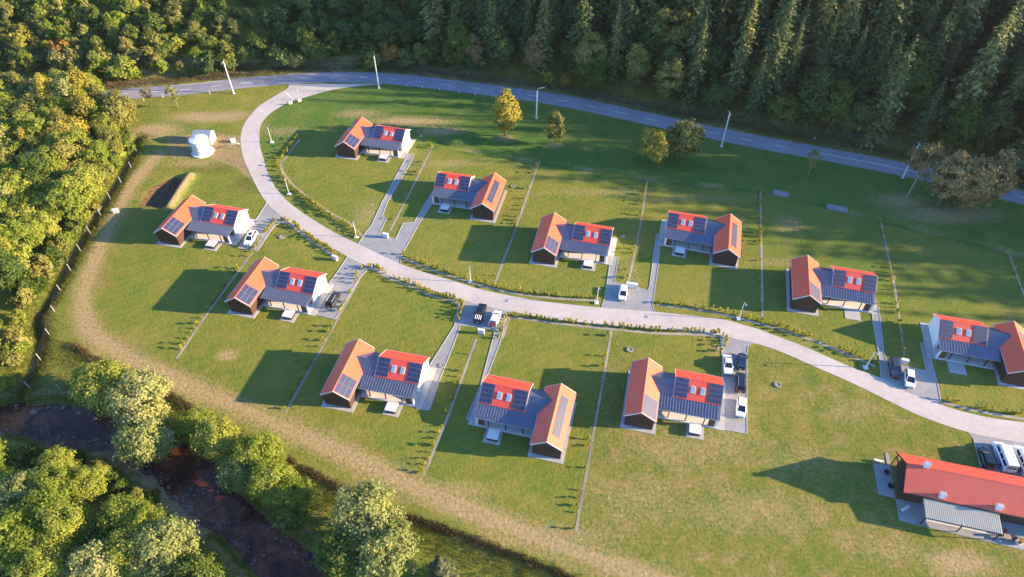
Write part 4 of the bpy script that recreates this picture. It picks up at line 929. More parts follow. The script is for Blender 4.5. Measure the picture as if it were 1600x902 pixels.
for px, lb in (((455, 164), 'small white sign block at the junction, left one'), ((469, 160), 'small white sign block at the junction, right one')):
    p = G(*px); r = empty('sign_block', (p.x, p.y, 0), R(20), lb, 'sign'); b = MB(); b.box((-.5, -.08, .3), (.5, .08, 1.1)); b.build('board', 'paint_white', r); [MB().box((x, -.05, -.1), (x + .1, .05, .3)).build('leg', 'steel_grey', r) for x in (-.4, .3)]

# wire fence with concrete posts along the left ditch
FP = [(213, 236), (205, 262), (189, 285), (172, 310), (157, 336), (140, 363), (125, 391), (110, 422), (94, 454), (85, 487), (77, 523), (63, 562), (45, 605)]
fence = empty('wire_fence', (G(*FP[0]).x, G(*FP[0]).y, 0), 0, 'wire fence on pale concrete posts along the left ditch', 'fence'); o0 = G(*FP[0])
pv = [G(*q) - o0 for q in FP]
b = MB(); b.box((-.06, -.06, -.4), (.06, .06, 1.8)); pm = b.mesh('post', 'concrete')
for q in pv: link_mesh('post', pm, fence, q)
for z in (.3, .7, 1.1, 1.5, 1.8): b = MB(); b.tube([q + Vector((0, 0, z)) for q in pv], .012, 4, cap=False); b.build('wire', 'wire_metal', fence)
FP2 = [(45, 605), (94, 609), (150, 622), (215, 648), (282, 664)]
o1 = G(*FP2[1]); fence2 = empty('wire_fence', (o1.x, o1.y, 0), 0, 'short run of wire fence above the river bank under the willow', 'fence')
pv = [G(*q) - o1 for q in FP2]
for q in pv[1:]: link_mesh('post', pm, fence2, q)
for z in (.4, .9, 1.4, 1.8): b = MB(); b.tube([q + Vector((0, 0, z)) for q in pv], .012, 4, cap=False); b.build('wire', 'wire_metal', fence2)

# ------------------------------------------------------------------ vegetation
def np_mesh(name, verts, faces, tint, mat, k):
    me = bpy.data.meshes.new(name); n = len(faces)
    me.vertices.add(len(verts)); me.vertices.foreach_set('co', np.asarray(verts, np.float32).ravel())
    me.loops.add(n * k); me.loops.foreach_set('vertex_index', np.asarray(faces, np.int32).ravel())
    me.polygons.add(n); me.polygons.foreach_set('loop_start', np.arange(0, n * k, k)); me.polygons.foreach_set('loop_total', np.full(n, k))
    me.update(calc_edges=True)
    a = me.attributes.new('tint', 'FLOAT', 'FACE'); a.data.foreach_set('value', np.asarray(tint, np.float32))
    me.materials.append(M[mat]); return me
def unit(v): return v / (np.linalg.norm(v, axis=-1, keepdims=True) + 1e-9)
def leaf_quads(c, nrm, size, rg, aspect=0.75):
    n = len(c); nrm = unit(nrm); t = unit(np.cross(nrm, rg.normal(size=(n, 3)))); b = np.cross(nrm, t)
    s = np.asarray(size).reshape(-1, 1) * np.ones((n, 1)); ts, bs = t * s, b * s * aspect
    v = np.stack([c - ts, c - bs * 0.9 + ts * 0.1, c + ts, c + bs * 1.1 - ts * 0.1], 1).reshape(-1, 3)
    return v, np.arange(4 * n).reshape(n, 4)
def crown_mesh(seed, mat, rad, z0, z1, ncl, nleaf, leaf, shape='round', cr=0.30, gap=0.0):
    rg = np.random.default_rng(seed); pts = []; nrs = []; tn = []
    h = (z1 - z0) / 2; zc = (z0 + z1) / 2
    for i in range(ncl):
        d = unit(rg.normal(size=3)[None])[0]; rr = rg.uniform(0.25, 1.0) ** 0.45
        p = d * rr
        if shape == 'egg': k = 1.0 - 0.45 * max(0, p[2]) + 0.0 * p[2]; p = np.array([p[0] * k, p[1] * k, p[2]])
        if shape == 'column': p = np.array([p[0], p[1], np.sign(p[2]) * abs(p[2]) ** 0.7])
        if shape == 'flat' and p[2] < -0.3: p[2] = -0.3 + (p[2] + 0.3) * 0.4
        cen = np.array([p[0] * rad, p[1] * rad, zc + p[2] * h]); c_r = rad * cr * rg.uniform(0.65, 1.35)
        m = int(nleaf * rg.uniform(0.7, 1.3)); q = unit(rg.normal(size=(m, 3))); q[:, 2] = np.where(q[:, 2] < -0.35, -q[:, 2] * 0.5, q[:, 2])
        r_ = np.clip(np.abs(rg.normal(0.85, 0.26, (m, 1))), 0.15, 1.6); pos = cen + q * r_ * c_r * np.array([1, 1, 0.8]) + rg.normal(size=(m, 3)) * 0.07 * rad
        out = unit((cen - np.array([0, 0, zc]))[None])
        pts.append(pos); nrs.append(q * 1.0 + out * 0.8 + np.array([0, 0, 0.3]) + rg.normal(size=(m, 3)) * 0.55)
        tn.append(np.clip(rg.uniform(0.25, 0.75) + rg.normal(size=m) * 0.16, 0, 1))
    pts = np.concatenate(pts); nrs = np.concatenate(nrs); tn = np.concatenate(tn)
    v, f = leaf_quads(pts, nrs, leaf * rg.uniform(0.6, 1.35, len(pts)), rg)
    return np_mesh('crown', v, f, tn, mat, 4)
def trunk_mesh(seed, h, z0, rad, r0, mat='bark', limbs=6):
    rg = random.Random(seed); b = MB(); lean = (rg.uniform(-.3, .3), rg.uniform(-.3, .3))
    top = (lean[0], lean[1], h * 0.85); b.tube([(0, 0, -0.6), (0, 0, 0.3), (lean[0] * .4, lean[1] * .4, h * .4), top], [r0 * 1.25, r0, r0 * .7, r0 * .18], 7)
    for i in range(limbs):
        a = 2 * PI * (i + rg.random()) / limbs; zs = z0 + (h * .75 - z0) * rg.uniform(0.0, .75); l = rad * rg.uniform(.5, .9); k = zs / h
        s = Vector((lean[0] * k, lean[1] * k, zs)); m_ = s + Vector((math.cos(a) * l * .5, math.sin(a) * l * .5, l * .35)); e_ = s + Vector((math.cos(a) * l, math.sin(a) * l, l * .75))
        b.tube([s, m_, e_], [r0 * .42, r0 * .28, r0 * .08], 5)
    return b.mesh('trunk', mat, False, False)
def spruce_mesh(seed, mat, H, rad, whorls=32, per=9, full=True):
    rg = np.random.default_rng(seed); C_ = []; N_ = []; S_ = []; T_ = []
    for w in range(whorls):
        k = w / (whorls - 1); z = 0.09 * H + 0.90 * H * (k ** 0.9); L = rad * ((1 - k) ** 0.75) * rg.uniform(.75, 1.15) + 0.15
        nb = max(4, int(per * (1 - .4 * k))); sag = rg.uniform(.18, .42)
        for j in range(nb):
            a = 2 * PI * (j + rg.uniform(-.35, .35)) / nb + w * 1.3; l = L * rg.uniform(.6, 1.15); ca, sa = math.cos(a), math.sin(a); tn = np.clip(rg.normal(.42, .2), 0, 1)
            m_ = max(2, int(l * (2.6 if full else .9)) + 1); t = (np.arange(m_) + rg.uniform(.2, .9, m_)) / m_
            r_ = l * t; zz = z - sag * l * t ** 1.5 * (1 - .4 * k); sd = rg.normal(size=m_) * .13 * l
            C_.append(np.stack([ca * r_ - sa * sd, sa * r_ + ca * sd, zz + rg.normal(size=m_) * .08], -1))
            N_.append(np.stack([ca * .45 + rg.normal(size=m_) * .35, sa * .45 + rg.normal(size=m_) * .35, np.full(m_, .9)], -1))
            S_.append((.30 + .085 * l * (1 - .3 * t)) * rg.uniform(.75, 1.25, m_) * (1 if full else 1.7)); T_.append(np.clip(tn + .15 * t + rg.normal(size=m_) * .08, 0, 1))
    C_.append(np.array([[0, 0, H * .99], [0, 0, H * 1.015]])); N_.append(np.array([[1, .2, 0], [.2, 1, 0]])); S_.append(np.array([.3, .3])); T_.append(np.array([.6, .6]))
    v, f = leaf_quads(np.concatenate(C_), np.concatenate(N_), np.concatenate(S_), rg, .62)
    return np_mesh('crown', v, f, np.concatenate(T_), mat, 4)
protos = {}
def tree_meshes(kind, var, mat):
    key = (kind, var, mat)
    if key not in protos:
        base = next((k for k in protos if k[0] == kind and k[1] == var), None)
        if base:
            cm = protos[base][0].copy(); cm.materials.clear(); cm.materials.append(M[mat]); protos[key] = (cm, protos[base][1])
        else:
            s = 100 + var * 17
            if kind == 'round': cm = crown_mesh(s, mat, 4.0, 1.8, 9.6, 66, 80, .27, 'round', .26); tm = trunk_mesh(s, 9, 2.5, 4, .24)
            elif kind == 'egg': cm = crown_mesh(s + 1, mat, 3.3, 2.2, 12.5, 70, 80, .25, 'egg', .27); tm = trunk_mesh(s, 12, 3, 3.2, .26)
            elif kind == 'near': cm = crown_mesh(s + 2, mat, 4.4, 2.0, 10.0, 110, 100, .20, 'round', .21); tm = trunk_mesh(s, 9.5, 2.5, 4.2, .26, 'bark_pale', 9)
            elif kind == 'bush': cm = crown_mesh(s + 3, mat, 2.3, 0.3, 4.6, 22, 62, .30, 'egg', .34); tm = trunk_mesh(s, 4, .6, 2, .10)
            elif kind == 'column': cm = crown_mesh(s + 4, mat, 2.1, 1.6, 10, 34, 74, .30, 'column', .42); tm = trunk_mesh(s, 9.5, 2, 1.8, .17)
            elif kind == 'sparse': cm = crown_mesh(s + 5, mat, 3.6, 5.0, 14, 26, 46, .27, 'egg', .2); tm = trunk_mesh(s, 13.5, 5, 4.4, .2, 'bark_pale', 12)
            elif kind == 'spruce': cm = spruce_mesh(s, mat, 29, 4.3 + .3 * (var % 3)); b = MB(); b.tube([(0, 0, -1.5), (0, 0, 8), (0, 0, 24)], [.38, .27, .08], 7); tm = b.mesh('trunk', 'bark', False, False)
            elif kind == 'fir': cm = spruce_mesh(s + 9, mat, 10, 2.7, 26, 12); b = MB(); b.tube([(0, 0, -.5), (0, 0, 9.4)], [.2, .03], 7); tm = b.mesh('trunk', 'bark', False, False)
            protos[key] = (cm, tm)
    return protos[key]
NAMES = dict(round='broadleaf_tree', egg='broadleaf_tree', near='broadleaf_tree', bush='bush', column='broadleaf_tree', sparse='broadleaf_tree', spruce='spruce_tree', fir='spruce_tree')
def plant_tree(kind, var, mat, x, y, s=1.0, label=None, cat='tree', group=None, sz=None, rz=None, name=None):
    cm, tm = tree_meshes(kind, var, mat); z = hz(x, y)
    r = empty(name or NAMES[kind], (x, y, z - .05), random.uniform(0, 2 * PI) if rz is None else rz, label, cat, group); r.scale = (s, s, sz or s)
    link_mesh('trunk', tm, r); link_mesh('crown', cm, r); return r

RV = random.Random(21)
# -- single trees of the meadow
def by_base(px, py): return GT(px, py)
SOLO = [('egg', 0, 'leaf_gold', (790, 214), 1.10, 'golden tree standing in the shaded meadow beside the lamp pole'), ('column', 0, 'leaf_olive', (866, 227), 1.0, 'small narrow olive tree right of the golden tree'), ('round', 1, 'leaf_gold', (1017, 256), 1.0, 'yellowish round tree left of a dark one by the road'),
        ('round', 2, 'leaf_olive', (1063, 250), 1.12, 'dark olive round tree hiding the road beside a yellowish one'), ('sparse', 0, 'leaf_olive', (1262, 275), .55, 'thin see-through young tree below the asphalt road'), ('sparse', 1, 'leaf_brown', (1416, 310), 1.15, 'tall bare-trunked thin tree crossing the right utility pole'),
        ('egg', 2, 'leaf_brown', (1462, 326), 1.25, 'brown autumn tree, left one of the clump at the right roadside'), ('egg', 3, 'leaf_brown', (1494, 334), 1.22, 'brown bushy autumn tree in the middle of the right roadside clump'), ('egg', 1, 'leaf_brown', (1522, 330), 1.28, 'brown autumn tree, right one of the roadside clump'), ('round', 0, 'leaf_dark', (1478, 322), .85, 'dark green tree inside the brown roadside clump'),
        ('sparse', 2, 'leaf_brown', (238, 168), .5, 'small thin brown tree by the road at the left, left of its twin'), ('sparse', 3, 'leaf_olive', (279, 170), .55, 'small thin tree by the road at the left, right of its twin')]
for kd, vr_i, mt, px, s, lb in SOLO:
    p = by_base(*px); plant_tree(kd, vr_i, mt, p.x, p.y, s, lb)
# -- trees on the near river bank: given by the middle of the crown
BANK = [('near', 0, 'leaf_lime', (172, 610), 5.2, .95, 'lime green tree on the river bank, its crown over the fence'), ('near', 1, 'leaf_willow', (226, 628), 5.5, 1.0, 'pale willow-like tree at the river bend, tallest of its clump'), ('near', 2, 'leaf_willow', (222, 680), 5, .9, 'pale leafy tree leaning over the bend of the river'),
        ('near', 0, 'leaf_lime', (342, 690), 4.2, .72, 'yellow-green tree right of the river bend above the still pool'), ('near', 1, 'leaf_lime', (404, 716), 4.2, .75, 'bright yellow-green tree on the bank below the dry track'), ('near', 2, 'leaf_lime', (428, 752), 4.2, .72, 'yellow-green tree nearest the water right of the pool'), ('bush', 1, 'leaf_lime', (318, 668), 1.6, .9, 'small yellow-green bush by the dry belt above the pool'),
        ('near', 1, 'leaf_willow', (572, 812), 5.5, .98, 'pale silvery tree at the bottom of the picture, upper part of the clump'), ('near', 0, 'leaf_willow', (604, 868), 5, .9, 'pale yellow tree at the bottom edge, right of the silvery one'), ('near', 2, 'leaf_green', (540, 868), 4, .78, 'darker green tree at the bottom edge next to the river'), ('fir', 0, 'needle_pale', (690, 892), 4, .8, 'pale young conifer at the bottom edge of the picture'), ('near', 0, 'leaf_willow', (374, 742), 3.6, .62, 'pale tree in the middle of the bank clump right of the pool'), ('near', 1, 'leaf_lime', (456, 778), 3.6, .62, 'yellow-green tree at the lower end of the bank clump'), ('near', 2, 'leaf_lime', (300, 664), 3.2, .55, 'small yellow-green tree between the river bend and the dry belt'), ('near', 1, 'leaf_lime', (140, 596), 3.0, .55, 'small lime tree beside the willow clump near the fence'), ('bush', 0, 'leaf_green', (458, 806), 1.6, 1.0, 'dark bush on the bank close to the river bottom')]
for kd, vi, mt, px, zc, s, lb in BANK:
    p = G(*px, zc); o = plant_tree(kd, vi, mt, p.x, p.y, s * 1.14, lb, 'tree' if kd != 'bush' else 'bush')
# -- wood on the far bank, bottom left
def scatter(poly, step, jit=.42):
    P = np.array(poly); out = []
    x = P[:, 0].min(); 
    while x < P[:, 0].max():
        y = P[:, 1].min()
        while y < P[:, 1].max():
            out.append((x + RV.uniform(-jit, jit) * step, y + RV.uniform(-jit, jit) * step)); y += step
        x += step
    A = np.array(out); ins = d_poly(A[:, 0], A[:, 1], [tuple(p) for p in poly]) < 0
    return [tuple(q) for q in A[ins]]
def seen(x, y, z, mx=70, my=60): px, py = proj(x, y, z); return -mx < px < 1600 + mx and -my < py < 902 + my
wood_bl = xy(GL([(-90, 735), (60, 745), (140, 742), (185, 765), (215, 800), (245, 835), (275, 865), (310, 890), (330, 930), (330, 990), (-90, 990)]))
for x, y in scatter(wood_bl, 5.0):
    if not seen(x, y, 5): continue
    mt = RV.choice(['leaf_lime', 'leaf_lime', 'leaf_willow', 'leaf_green', 'leaf_lime'])
    px, py = proj(x, y, 5); where = ('at the bottom edge' if py > 850 else ('next to the bushes' if py < 770 else 'in its middle')) + (' far left' if px < 130 else (' near the water' if px > 260 else ''))
    plant_tree('near', RV.randrange(3), mt, x, y, RV.uniform(.62, .95), {'leaf_lime': 'yellow-green tree in the wood across the river', 'leaf_willow': 'pale tree in the wood across the river', 'leaf_green': 'darker green tree in the wood across the river'}[mt] + ', ' + where, 'tree', 'wood across the river, ' + mt[5:] + ', ' + where)
for x, y in scatter(xy(GL([(0, 700), (100, 714), (170, 716), (225, 752), (255, 790), (230, 800), (150, 750), (0, 745)])), 2.6):
    mt = RV.choice(['leaf_green', 'leaf_olive', 'leaf_green']); plant_tree('bush', RV.randrange(3), mt, x, y, RV.uniform(.45, .8), 'low ' + ('green' if mt == 'leaf_green' else 'olive') + ' bush at the edge of the wood across the river', 'bush', 'bushes along the far bank, ' + mt[5:])
# -- wood along the left ditch
wood_l = xy(GL([(188, 168), (200, 200), (192, 240), (165, 282), (128, 345), (92, 405), (56, 462), (30, 510), (32, 545), (14, 600), (-30, 640), (-260, 640), (-200, 300), (-60, 150), (60, 150), (130, 158)]))
for x, y in scatter(wood_l, 5.4):
    if not seen(x, y, 6): continue
    px, py = proj(x, y, 5)
    mt = RV.choice(['leaf_lime', 'leaf_lime', 'leaf_lime', 'leaf_willow', 'leaf_lime', 'leaf_green'] if py > 260 else ['leaf_lime', 'leaf_olive', 'leaf_lime', 'leaf_willow', 'leaf_olive', 'leaf_lime', 'leaf_gold' if RV.random() < .5 else 'leaf_lime'])
    lab = {'leaf_lime': 'yellow-green', 'leaf_willow': 'pale green', 'leaf_green': 'dark green', 'leaf_olive': 'olive', 'leaf_gold': 'golden'}[mt]
    where = 'near the end of the road' if py < 190 else ('level with the white tank' if py < 290 else ('level with the leftmost chalet' if py < 390 else ('left of the track bend' if py < 490 else 'just above the river')))
    rim = 'at the left edge' if px < 45 else 'near the ditch'
    plant_tree(RV.choice(['round', 'round', 'egg']), RV.randrange(4), mt, x, y, RV.uniform(.75, 1.1), lab + ' tree in the left wood ' + where + ', ' + rim, 'tree', 'left wood, ' + lab + ', ' + where + ', ' + rim)
edge_l = smooth_line(xy(GL([(196, 190), (206, 225), (180, 272), (146, 330), (108, 392), (70, 455), (42, 505), (46, 545), (24, 600)])), 5)
for x, y in resample(edge_l, 3.4):
    x += RV.uniform(-2.2, .0); y += RV.uniform(-1.2, 1.2); mt = RV.choice(['leaf_lime', 'leaf_lime', 'leaf_green', 'leaf_olive']); lab = {'leaf_lime': 'yellow-green', 'leaf_green': 'dark green', 'leaf_olive': 'olive'}[mt]
    plant_tree('bush', RV.randrange(3), mt, x, y, RV.uniform(.6, 1.1), lab + ' bush on the rim of the left ditch', 'bush', 'bushes on the ditch rim, ' + lab)
# -- young growth on the hillside, top left
road_x = np.array([p[0] for p in main_line]); road_y = np.array([p[1] for p in main_line])
def ry(x): return float(np.interp(x, road_x, road_y))
growth = []
for d0 in np.arange(9.0, 140, 3.9):
    for x0 in np.arange(-290, -8, 4.1):
        x = x0 + RV.uniform(-1.9, 1.9); y = ry(x) + d0 + RV.uniform(-1.8, 1.8)
        if x > -8 - d0 * .12: continue
        z = hz(x, y); px, py = proj(x, y, z + 2)
        if not seen(x, y, z + 2, 40, 30) or RV.random() < (.20 if px < 420 else .10): continue
        growth.append((py, px, x, y))
growth.sort(reverse=True); far_growth = []
for q, (py, px, x, y) in enumerate(growth):
    if px < 330 + RV.uniform(-60, 60): mt = RV.choice(['leaf_lime', 'leaf_olive', 'leaf_lime', 'leaf_green', 'leaf_olive', 'leaf_olive', 'leaf_lime', 'leaf_gold' if RV.random() < .25 else 'leaf_olive', 'leaf_orange' if RV.random() < .12 else 'leaf_green'])  # sunlit side gets brighter leaf colours, shaded side darker: light painted into leaves
    else: mt = RV.choice(['leaf_green', 'leaf_dark', 'leaf_dark', 'leaf_green', 'leaf_dark', 'leaf_olive' if RV.random() < .5 else 'leaf_green'])
    lab = {'leaf_lime': 'yellow-green', 'leaf_green': 'green', 'leaf_olive': 'olive', 'leaf_gold': 'golden', 'leaf_orange': 'orange', 'leaf_dark': 'dark green'}[mt]
    kd = 'bush' if RV.random() < .8 else 'column'; s = RV.uniform(.7, 1.55) if kd == 'bush' else RV.uniform(.45, .85)
    part = 'at the upper left corner' if px < 200 else ('left of the leftmost pole' if px < 370 else ('between the two left poles' if px < 590 else 'right of the far pole'))
    if q < 290: plant_tree(kd, RV.randrange(3), mt, x, y, s, lab + (' bush' if kd == 'bush' else ' slim young tree') + ' on the hillside beyond the road ' + part, 'bush' if kd == 'bush' else 'tree', 'hillside growth, ' + lab + ' ' + kd + ' ' + part)
    else: far_growth.append((kd, mt, x, y, s))
for mt in sorted({g[1] for g in far_growth}):
    V = []; F = []; T = []; off = 0
    for kd, m2, x, y, s in far_growth:
        if m2 != mt: continue
        cm = tree_meshes('bush', RV.randrange(3), mt)[0]; n = len(cm.vertices); v = np.empty(n * 3, np.float32); cm.vertices.foreach_get('co', v); v = v.reshape(-1, 3)
        v = v.reshape(-1, 4, 3)[::2]; v = v.mean(1, keepdims=True) + (v - v.mean(1, keepdims=True)) * 1.35; v = v.reshape(-1, 3) * s      # fewer, larger leaves up there
        V.append(v + np.array([x, y, hz(x, y)])); F.append(np.arange(len(v)).reshape(-1, 4) + off); off += len(v); T.append(np.clip(RV.random() + np.random.default_rng(off).normal(size=len(v) // 4) * .15, 0, 1))
    tag(link_mesh('hillside_thicket', np_mesh('hillside_thicket', np.concatenate(V), np.concatenate(F), np.concatenate(T), mt, 4)), {'leaf_lime': 'yellow-green', 'leaf_green': 'green', 'leaf_olive': 'olive', 'leaf_gold': 'golden', 'leaf_orange': 'orange', 'leaf_dark': 'dark green'}[mt] + ' thicket high on the hillside beyond the road', 'thicket', None, 'stuff')
# -- broadleaf fringe at the foot of the forest
FRINGE = [('egg', 0, 'leaf_brown', (742, 112), .95, 'rusty brown tree at the forest foot, left of its twin'), ('egg', 1, 'leaf_brown', (834, 118), 1.0, 'rusty brown tree at the forest foot above the golden tree'), ('egg', 2, 'leaf_green', (718, 112), 1.25, 'tall mid green tree at the left end of the forest foot'), ('round', 1, 'leaf_green', (925, 144), 1.15, 'broad mid green tree at the forest foot'),
          ('egg', 3, 'leaf_olive', (1040, 165), 1.15, 'sunlit olive tree standing at the forest foot'), ('round', 2, 'leaf_green', (1215, 200), 1.0, 'mid green tree at the forest foot above the road marker'), ('round', 0, 'leaf_dark', (1330, 215), 1.1, 'dark green round tree at the forest foot on the right'), ('bush', 0, 'leaf_gold', (582, 108), 1.25, 'golden bush behind the far utility pole'), ('bush', 1, 'leaf_orange', (613, 98), 1.35, 'orange bush right of the far utility pole'),
          ('bush', 2, 'leaf_gold', (490, 88), 1.3, 'golden bush on the shaded slope left of the far pole'), ('bush', 0, 'leaf_olive', (660, 100), 1.4, 'olive bush on the shaded slope right of the far pole'), ('bush', 1, 'leaf_orange', (885, 134), .8, 'small reddish bush by the road under the forest'), ('bush', 2, 'leaf_gold', (858, 130), .7, 'small golden bush by the road under the forest'), ('bush', 0, 'leaf_gold', (45, 78), 1.6, 'bright golden bush at the upper left'), ('bush', 1, 'leaf_orange', (102, 92), 1.4, 'orange-gold bush at the upper left above the wood'), ('bush', 2, 'leaf_lime', (202, 125), 1.5, 'bright lime bush beside the road end at the left')]
for kd, vi, mt, px, s, lb in FRINGE:
    p = GT(*px); plant_tree(kd, vi, mt, p.x, p.y, s, lb, 'bush' if kd == 'bush' else 'tree')
# -- spruce forest, with broadleaf trees among the spruces
cand = []
for d0 in np.arange(11.5, 190, 6.9):
    for x0 in np.arange(-70, 420, 6.8):
        x = x0 + RV.uniform(-2.6, 2.6); y = ry(x) + d0 * 1.04 + RV.uniform(-2.6, 2.6)
        if x < -24 + d0 * .10 + RV.uniform(-6, 6): continue
        cand.append((x, y))
for x0 in np.arange(150, 330, 6.0):         # unseen spruces added near the road, right of view, to shade the meadow
    for y0 in np.arange(80, 160, 6.0):
        x = x0 + RV.uniform(-2, 2); y = y0 + RV.uniform(-2, 2)
        if y < ry(x) + 8 and x > 172 + (122 - y) * 1.4 and not seen(x, y, 0, 90, 20): cand.append((x, y))
for x0 in np.arange(128, 330, 7.0):  # more unseen spruces added out of view to close gaps in the shade
    for d0 in np.arange(10, 90, 7.0):
        x = x0 + RV.uniform(-2.5, 2.5); y = ry(x) + d0 + RV.uniform(-2.5, 2.5); zz = hz(x, y)
        if not seen(x, y, zz, 60, 60) and not seen(x, y, zz + 36, 60, 60): cand.append((x, y))
inview = []; rest = []
for x, y in cand:
    z = hz(x, y); px, py = proj(x, y, z + 24); px0, py0 = proj(x, y, z)
    vis = (-25 < px < 1625 and py > -35) or (0 < px0 < 1600 and py0 > 5)
    (inview if vis else rest).append((y + .25 * abs(x), x, y, z))
inview.sort(); single = inview[:330]; rest += inview[330:]
nsp = 0
for q, (_, x, y, z) in enumerate(single):
    d0 = y - ry(x); px, py = proj(x, y, z + 20); row = 'front edge' if d0 < 22 else ('middle rows' if d0 < 50 else 'upper slope')
    part = 'above the golden tree' if px < 900 else ('above the dark roadside tree' if px < 1150 else ('above the right utility poles' if px < 1420 else 'at the upper right corner'))
    if RV.random() < (.42 if d0 < 24 else .16):
        mt = RV.choice(['leaf_dark', 'leaf_dark', 'leaf_green', 'leaf_olive', 'leaf_dark']); lab = {'leaf_dark': 'dark green', 'leaf_green': 'mid green', 'leaf_olive': 'olive'}[mt]; s = RV.uniform(.9, 1.35) if d0 < 24 else RV.uniform(1.5, 2.0)
        plant_tree(RV.choice(['egg', 'egg', 'round']), RV.randrange(4), mt, x, y, s, lab + ' broadleaf tree among spruces, ' + row + ' of the forest ' + part, 'tree', 'forest broadleaf trees, ' + lab + ', ' + row + ' ' + part)
    elif nsp < 298:
        s = RV.uniform(.62, 1.08) if RV.random() < .62 else RV.uniform(1.1, 1.45); nsp += 1; w = RV.uniform(.85, 1.05)
        plant_tree('spruce', RV.randrange(5), 'needle', x, y, s * w, 'dark spruce in the ' + row + ' of the forest ' + part, 'tree', 'spruces, ' + row + ' ' + part, s)
    else: rest.append((_, x, y, z))
lowp = [spruce_mesh(900 + k, 'needle', 29, 4.5, 20, 7, False) for k in range(3)]
lv = [np.array([v.co[:] for v in m_.vertices]) for m_ in lowp]; lf = [np.array([p.vertices[:] for p in m_.polygons]) for m_ in lowp]
V = []; F = []; T = []; off = 0
rest = [q for q in rest if q[3] < 120 and (q[1] < 330)]
for _, x, y, z in rest:
    k = RV.randrange(3); s = RV.uniform(.9, 1.25) if x < 140 or y > ry(x) + 26 else RV.uniform(1.2, 1.42); a = RV.uniform(0, 6.28); ca, sa = math.cos(a), math.sin(a); v = lv[k] * s  # unseen edge spruces made taller so their shade fills the meadow
    V.append(np.stack([v[:, 0] * ca - v[:, 1] * sa + x, v[:, 0] * sa + v[:, 1] * ca + y, v[:, 2] + z], -1)); F.append(lf[k] + off); off += len(v); T.append(np.full(len(lf[k]), RV.random()))
tag(link_mesh('spruce_forest', np_mesh('spruce_forest', np.concatenate(V), np.concatenate(F), np.concatenate(T), 'needle', 4)), 'dense dark spruce forest covering the hillside farther back', 'forest', None, 'stuff')
for m_ in lowp: bpy.data.meshes.remove(m_)

# -- young hedge plants along the plots
sh_meshes = []
for k in range(4):
    cm = crown_mesh(500 + k, 'hedge_gold' if k < 3 else 'leaf_lime', .30, .12, 1.25, 9, 16, .13, 'column', .5); b = MB(); b.tube([(0, 0, -.1), (0, 0, .9)], [.03, .012], 5); sh_meshes.append((cm, b.mesh('stem', 'bark', False, False)))
nsh = 0; extra = []
def hedge_plant(x, y, s, label, group):
    global nsh
    k = RV.choice([0, 0, 1, 1, 2, 3])
    if nsh < 298:
        r = empty('hedge_plant', (x, y, 0), RV.uniform(0, 6.28), label, 'shrub', group); r.scale = (s * .85, s * .85, s); link_mesh('stem', sh_meshes[k][1], r); link_mesh('foliage', sh_meshes[k][0], r); nsh += 1
    else: extra.append((x, y, s, k))
SN = ['the two left chalets', 'the estate car chalet and its right neighbour', 'the chalets below the pickups', 'the nearest wing-right chalet and the four-car chalet', 'the farthest chalet and its right neighbour', 'the two chalets left above the lane', 'the two chalets beside the white hatchback', 'the two chalets right of the middle', 'the grey car chalet plots', 'the empty plot at the right']
FN = ['before the farthest chalet', 'along the lane above its middle', 'along the upper side of the lane at the right', 'before the chalet at the right edge', 'before the estate car chalet', 'before the chalet left of the pickups', 'along the lower side of the lane']
todo = []
for k, ln in enumerate(front_lines):
    sg = {0: -1, 1: 1, 2: 1, 3: 1, 4: 1, 5: 1, 6: 1}[k]
    for x, y in resample(offset_line(ln, .75 * sg), .8):
        if RV.random() < .2: continue
        todo.append((x + RV.uniform(-.2, .2), y + RV.uniform(-.2, .2), RV.uniform(.75, 1.25), 'young golden hedge plant ' + FN[k], 'hedge ' + FN[k]))
for k, ln in enumerate(strip_lines):
    for x, y in resample(offset_line(ln, -.45), 1.4):
        if RV.random() < (.45 if k not in (0, 1) else .25): continue
        todo.append((x + RV.uniform(-.15, .15), y + RV.uniform(-.2, .2), RV.uniform(.55, 1.25), 'young golden hedge plant between ' + SN[k], 'hedge between ' + SN[k]))
todo = [q for q in todo if seen(q[0], q[1], 0, -5, -5)]
todo.sort(key=lambda q: q[1])
for q in todo: hedge_plant(*q)
if extra:
    V = []; F = []; T = []; off = 0
    for x, y, s, k in extra:
        cm = sh_meshes[k][0]; v = np.array([q.co[:] for q in cm.vertices]) * s; f = np.array([p.vertices[:] for p in cm.polygons]); V.append(v + np.array([x, y, 0])); F.append(f + off); off += len(v); T.append(np.full(len(f), RV.random()))
    tag(link_mesh('far_hedge_plants', np_mesh('far_hedge_plants', np.concatenate(V), np.concatenate(F), np.concatenate(T), 'hedge_gold', 4)), 'small golden hedge plants in the far rows', 'hedge', None, 'stuff')
# planter flowers
fl = crown_mesh(77, 'leaf_orange', .42, .45, .95, 12, 20, .09); link_mesh('flowers', fl, planter)

# -- rank grass: dry belt, river banks, roadside (uncountable blades)
def tufts(name, pts, h, mat, label, blades=5, spread=.22, wid=.05):
    n = len(pts); P = np.repeat(np.array(pts), blades, 0); m_ = len(P); rg = np.random.default_rng(len(pts)); a = rg.uniform(0, 2 * PI, m_); hh = h * rg.uniform(.45, 1.2, m_)
    base = P + np.stack([rg.normal(size=m_) * spread, rg.normal(size=m_) * spread, np.zeros(m_)], -1); d = np.stack([np.cos(a), np.sin(a), np.zeros(m_)], -1) * wid
    tip = base + np.stack([rg.normal(size=m_) * .3 * hh, rg.normal(size=m_) * .3 * hh, hh], -1); base[:, 2] -= .05
    v = np.stack([base - d, base + d, tip], 1).reshape(-1, 3)
    tag(link_mesh(name, np_mesh(name, v, np.arange(3 * m_).reshape(m_, 3), rg.uniform(0, 1, m_), mat, 3)), label, 'grass', None, 'stuff')
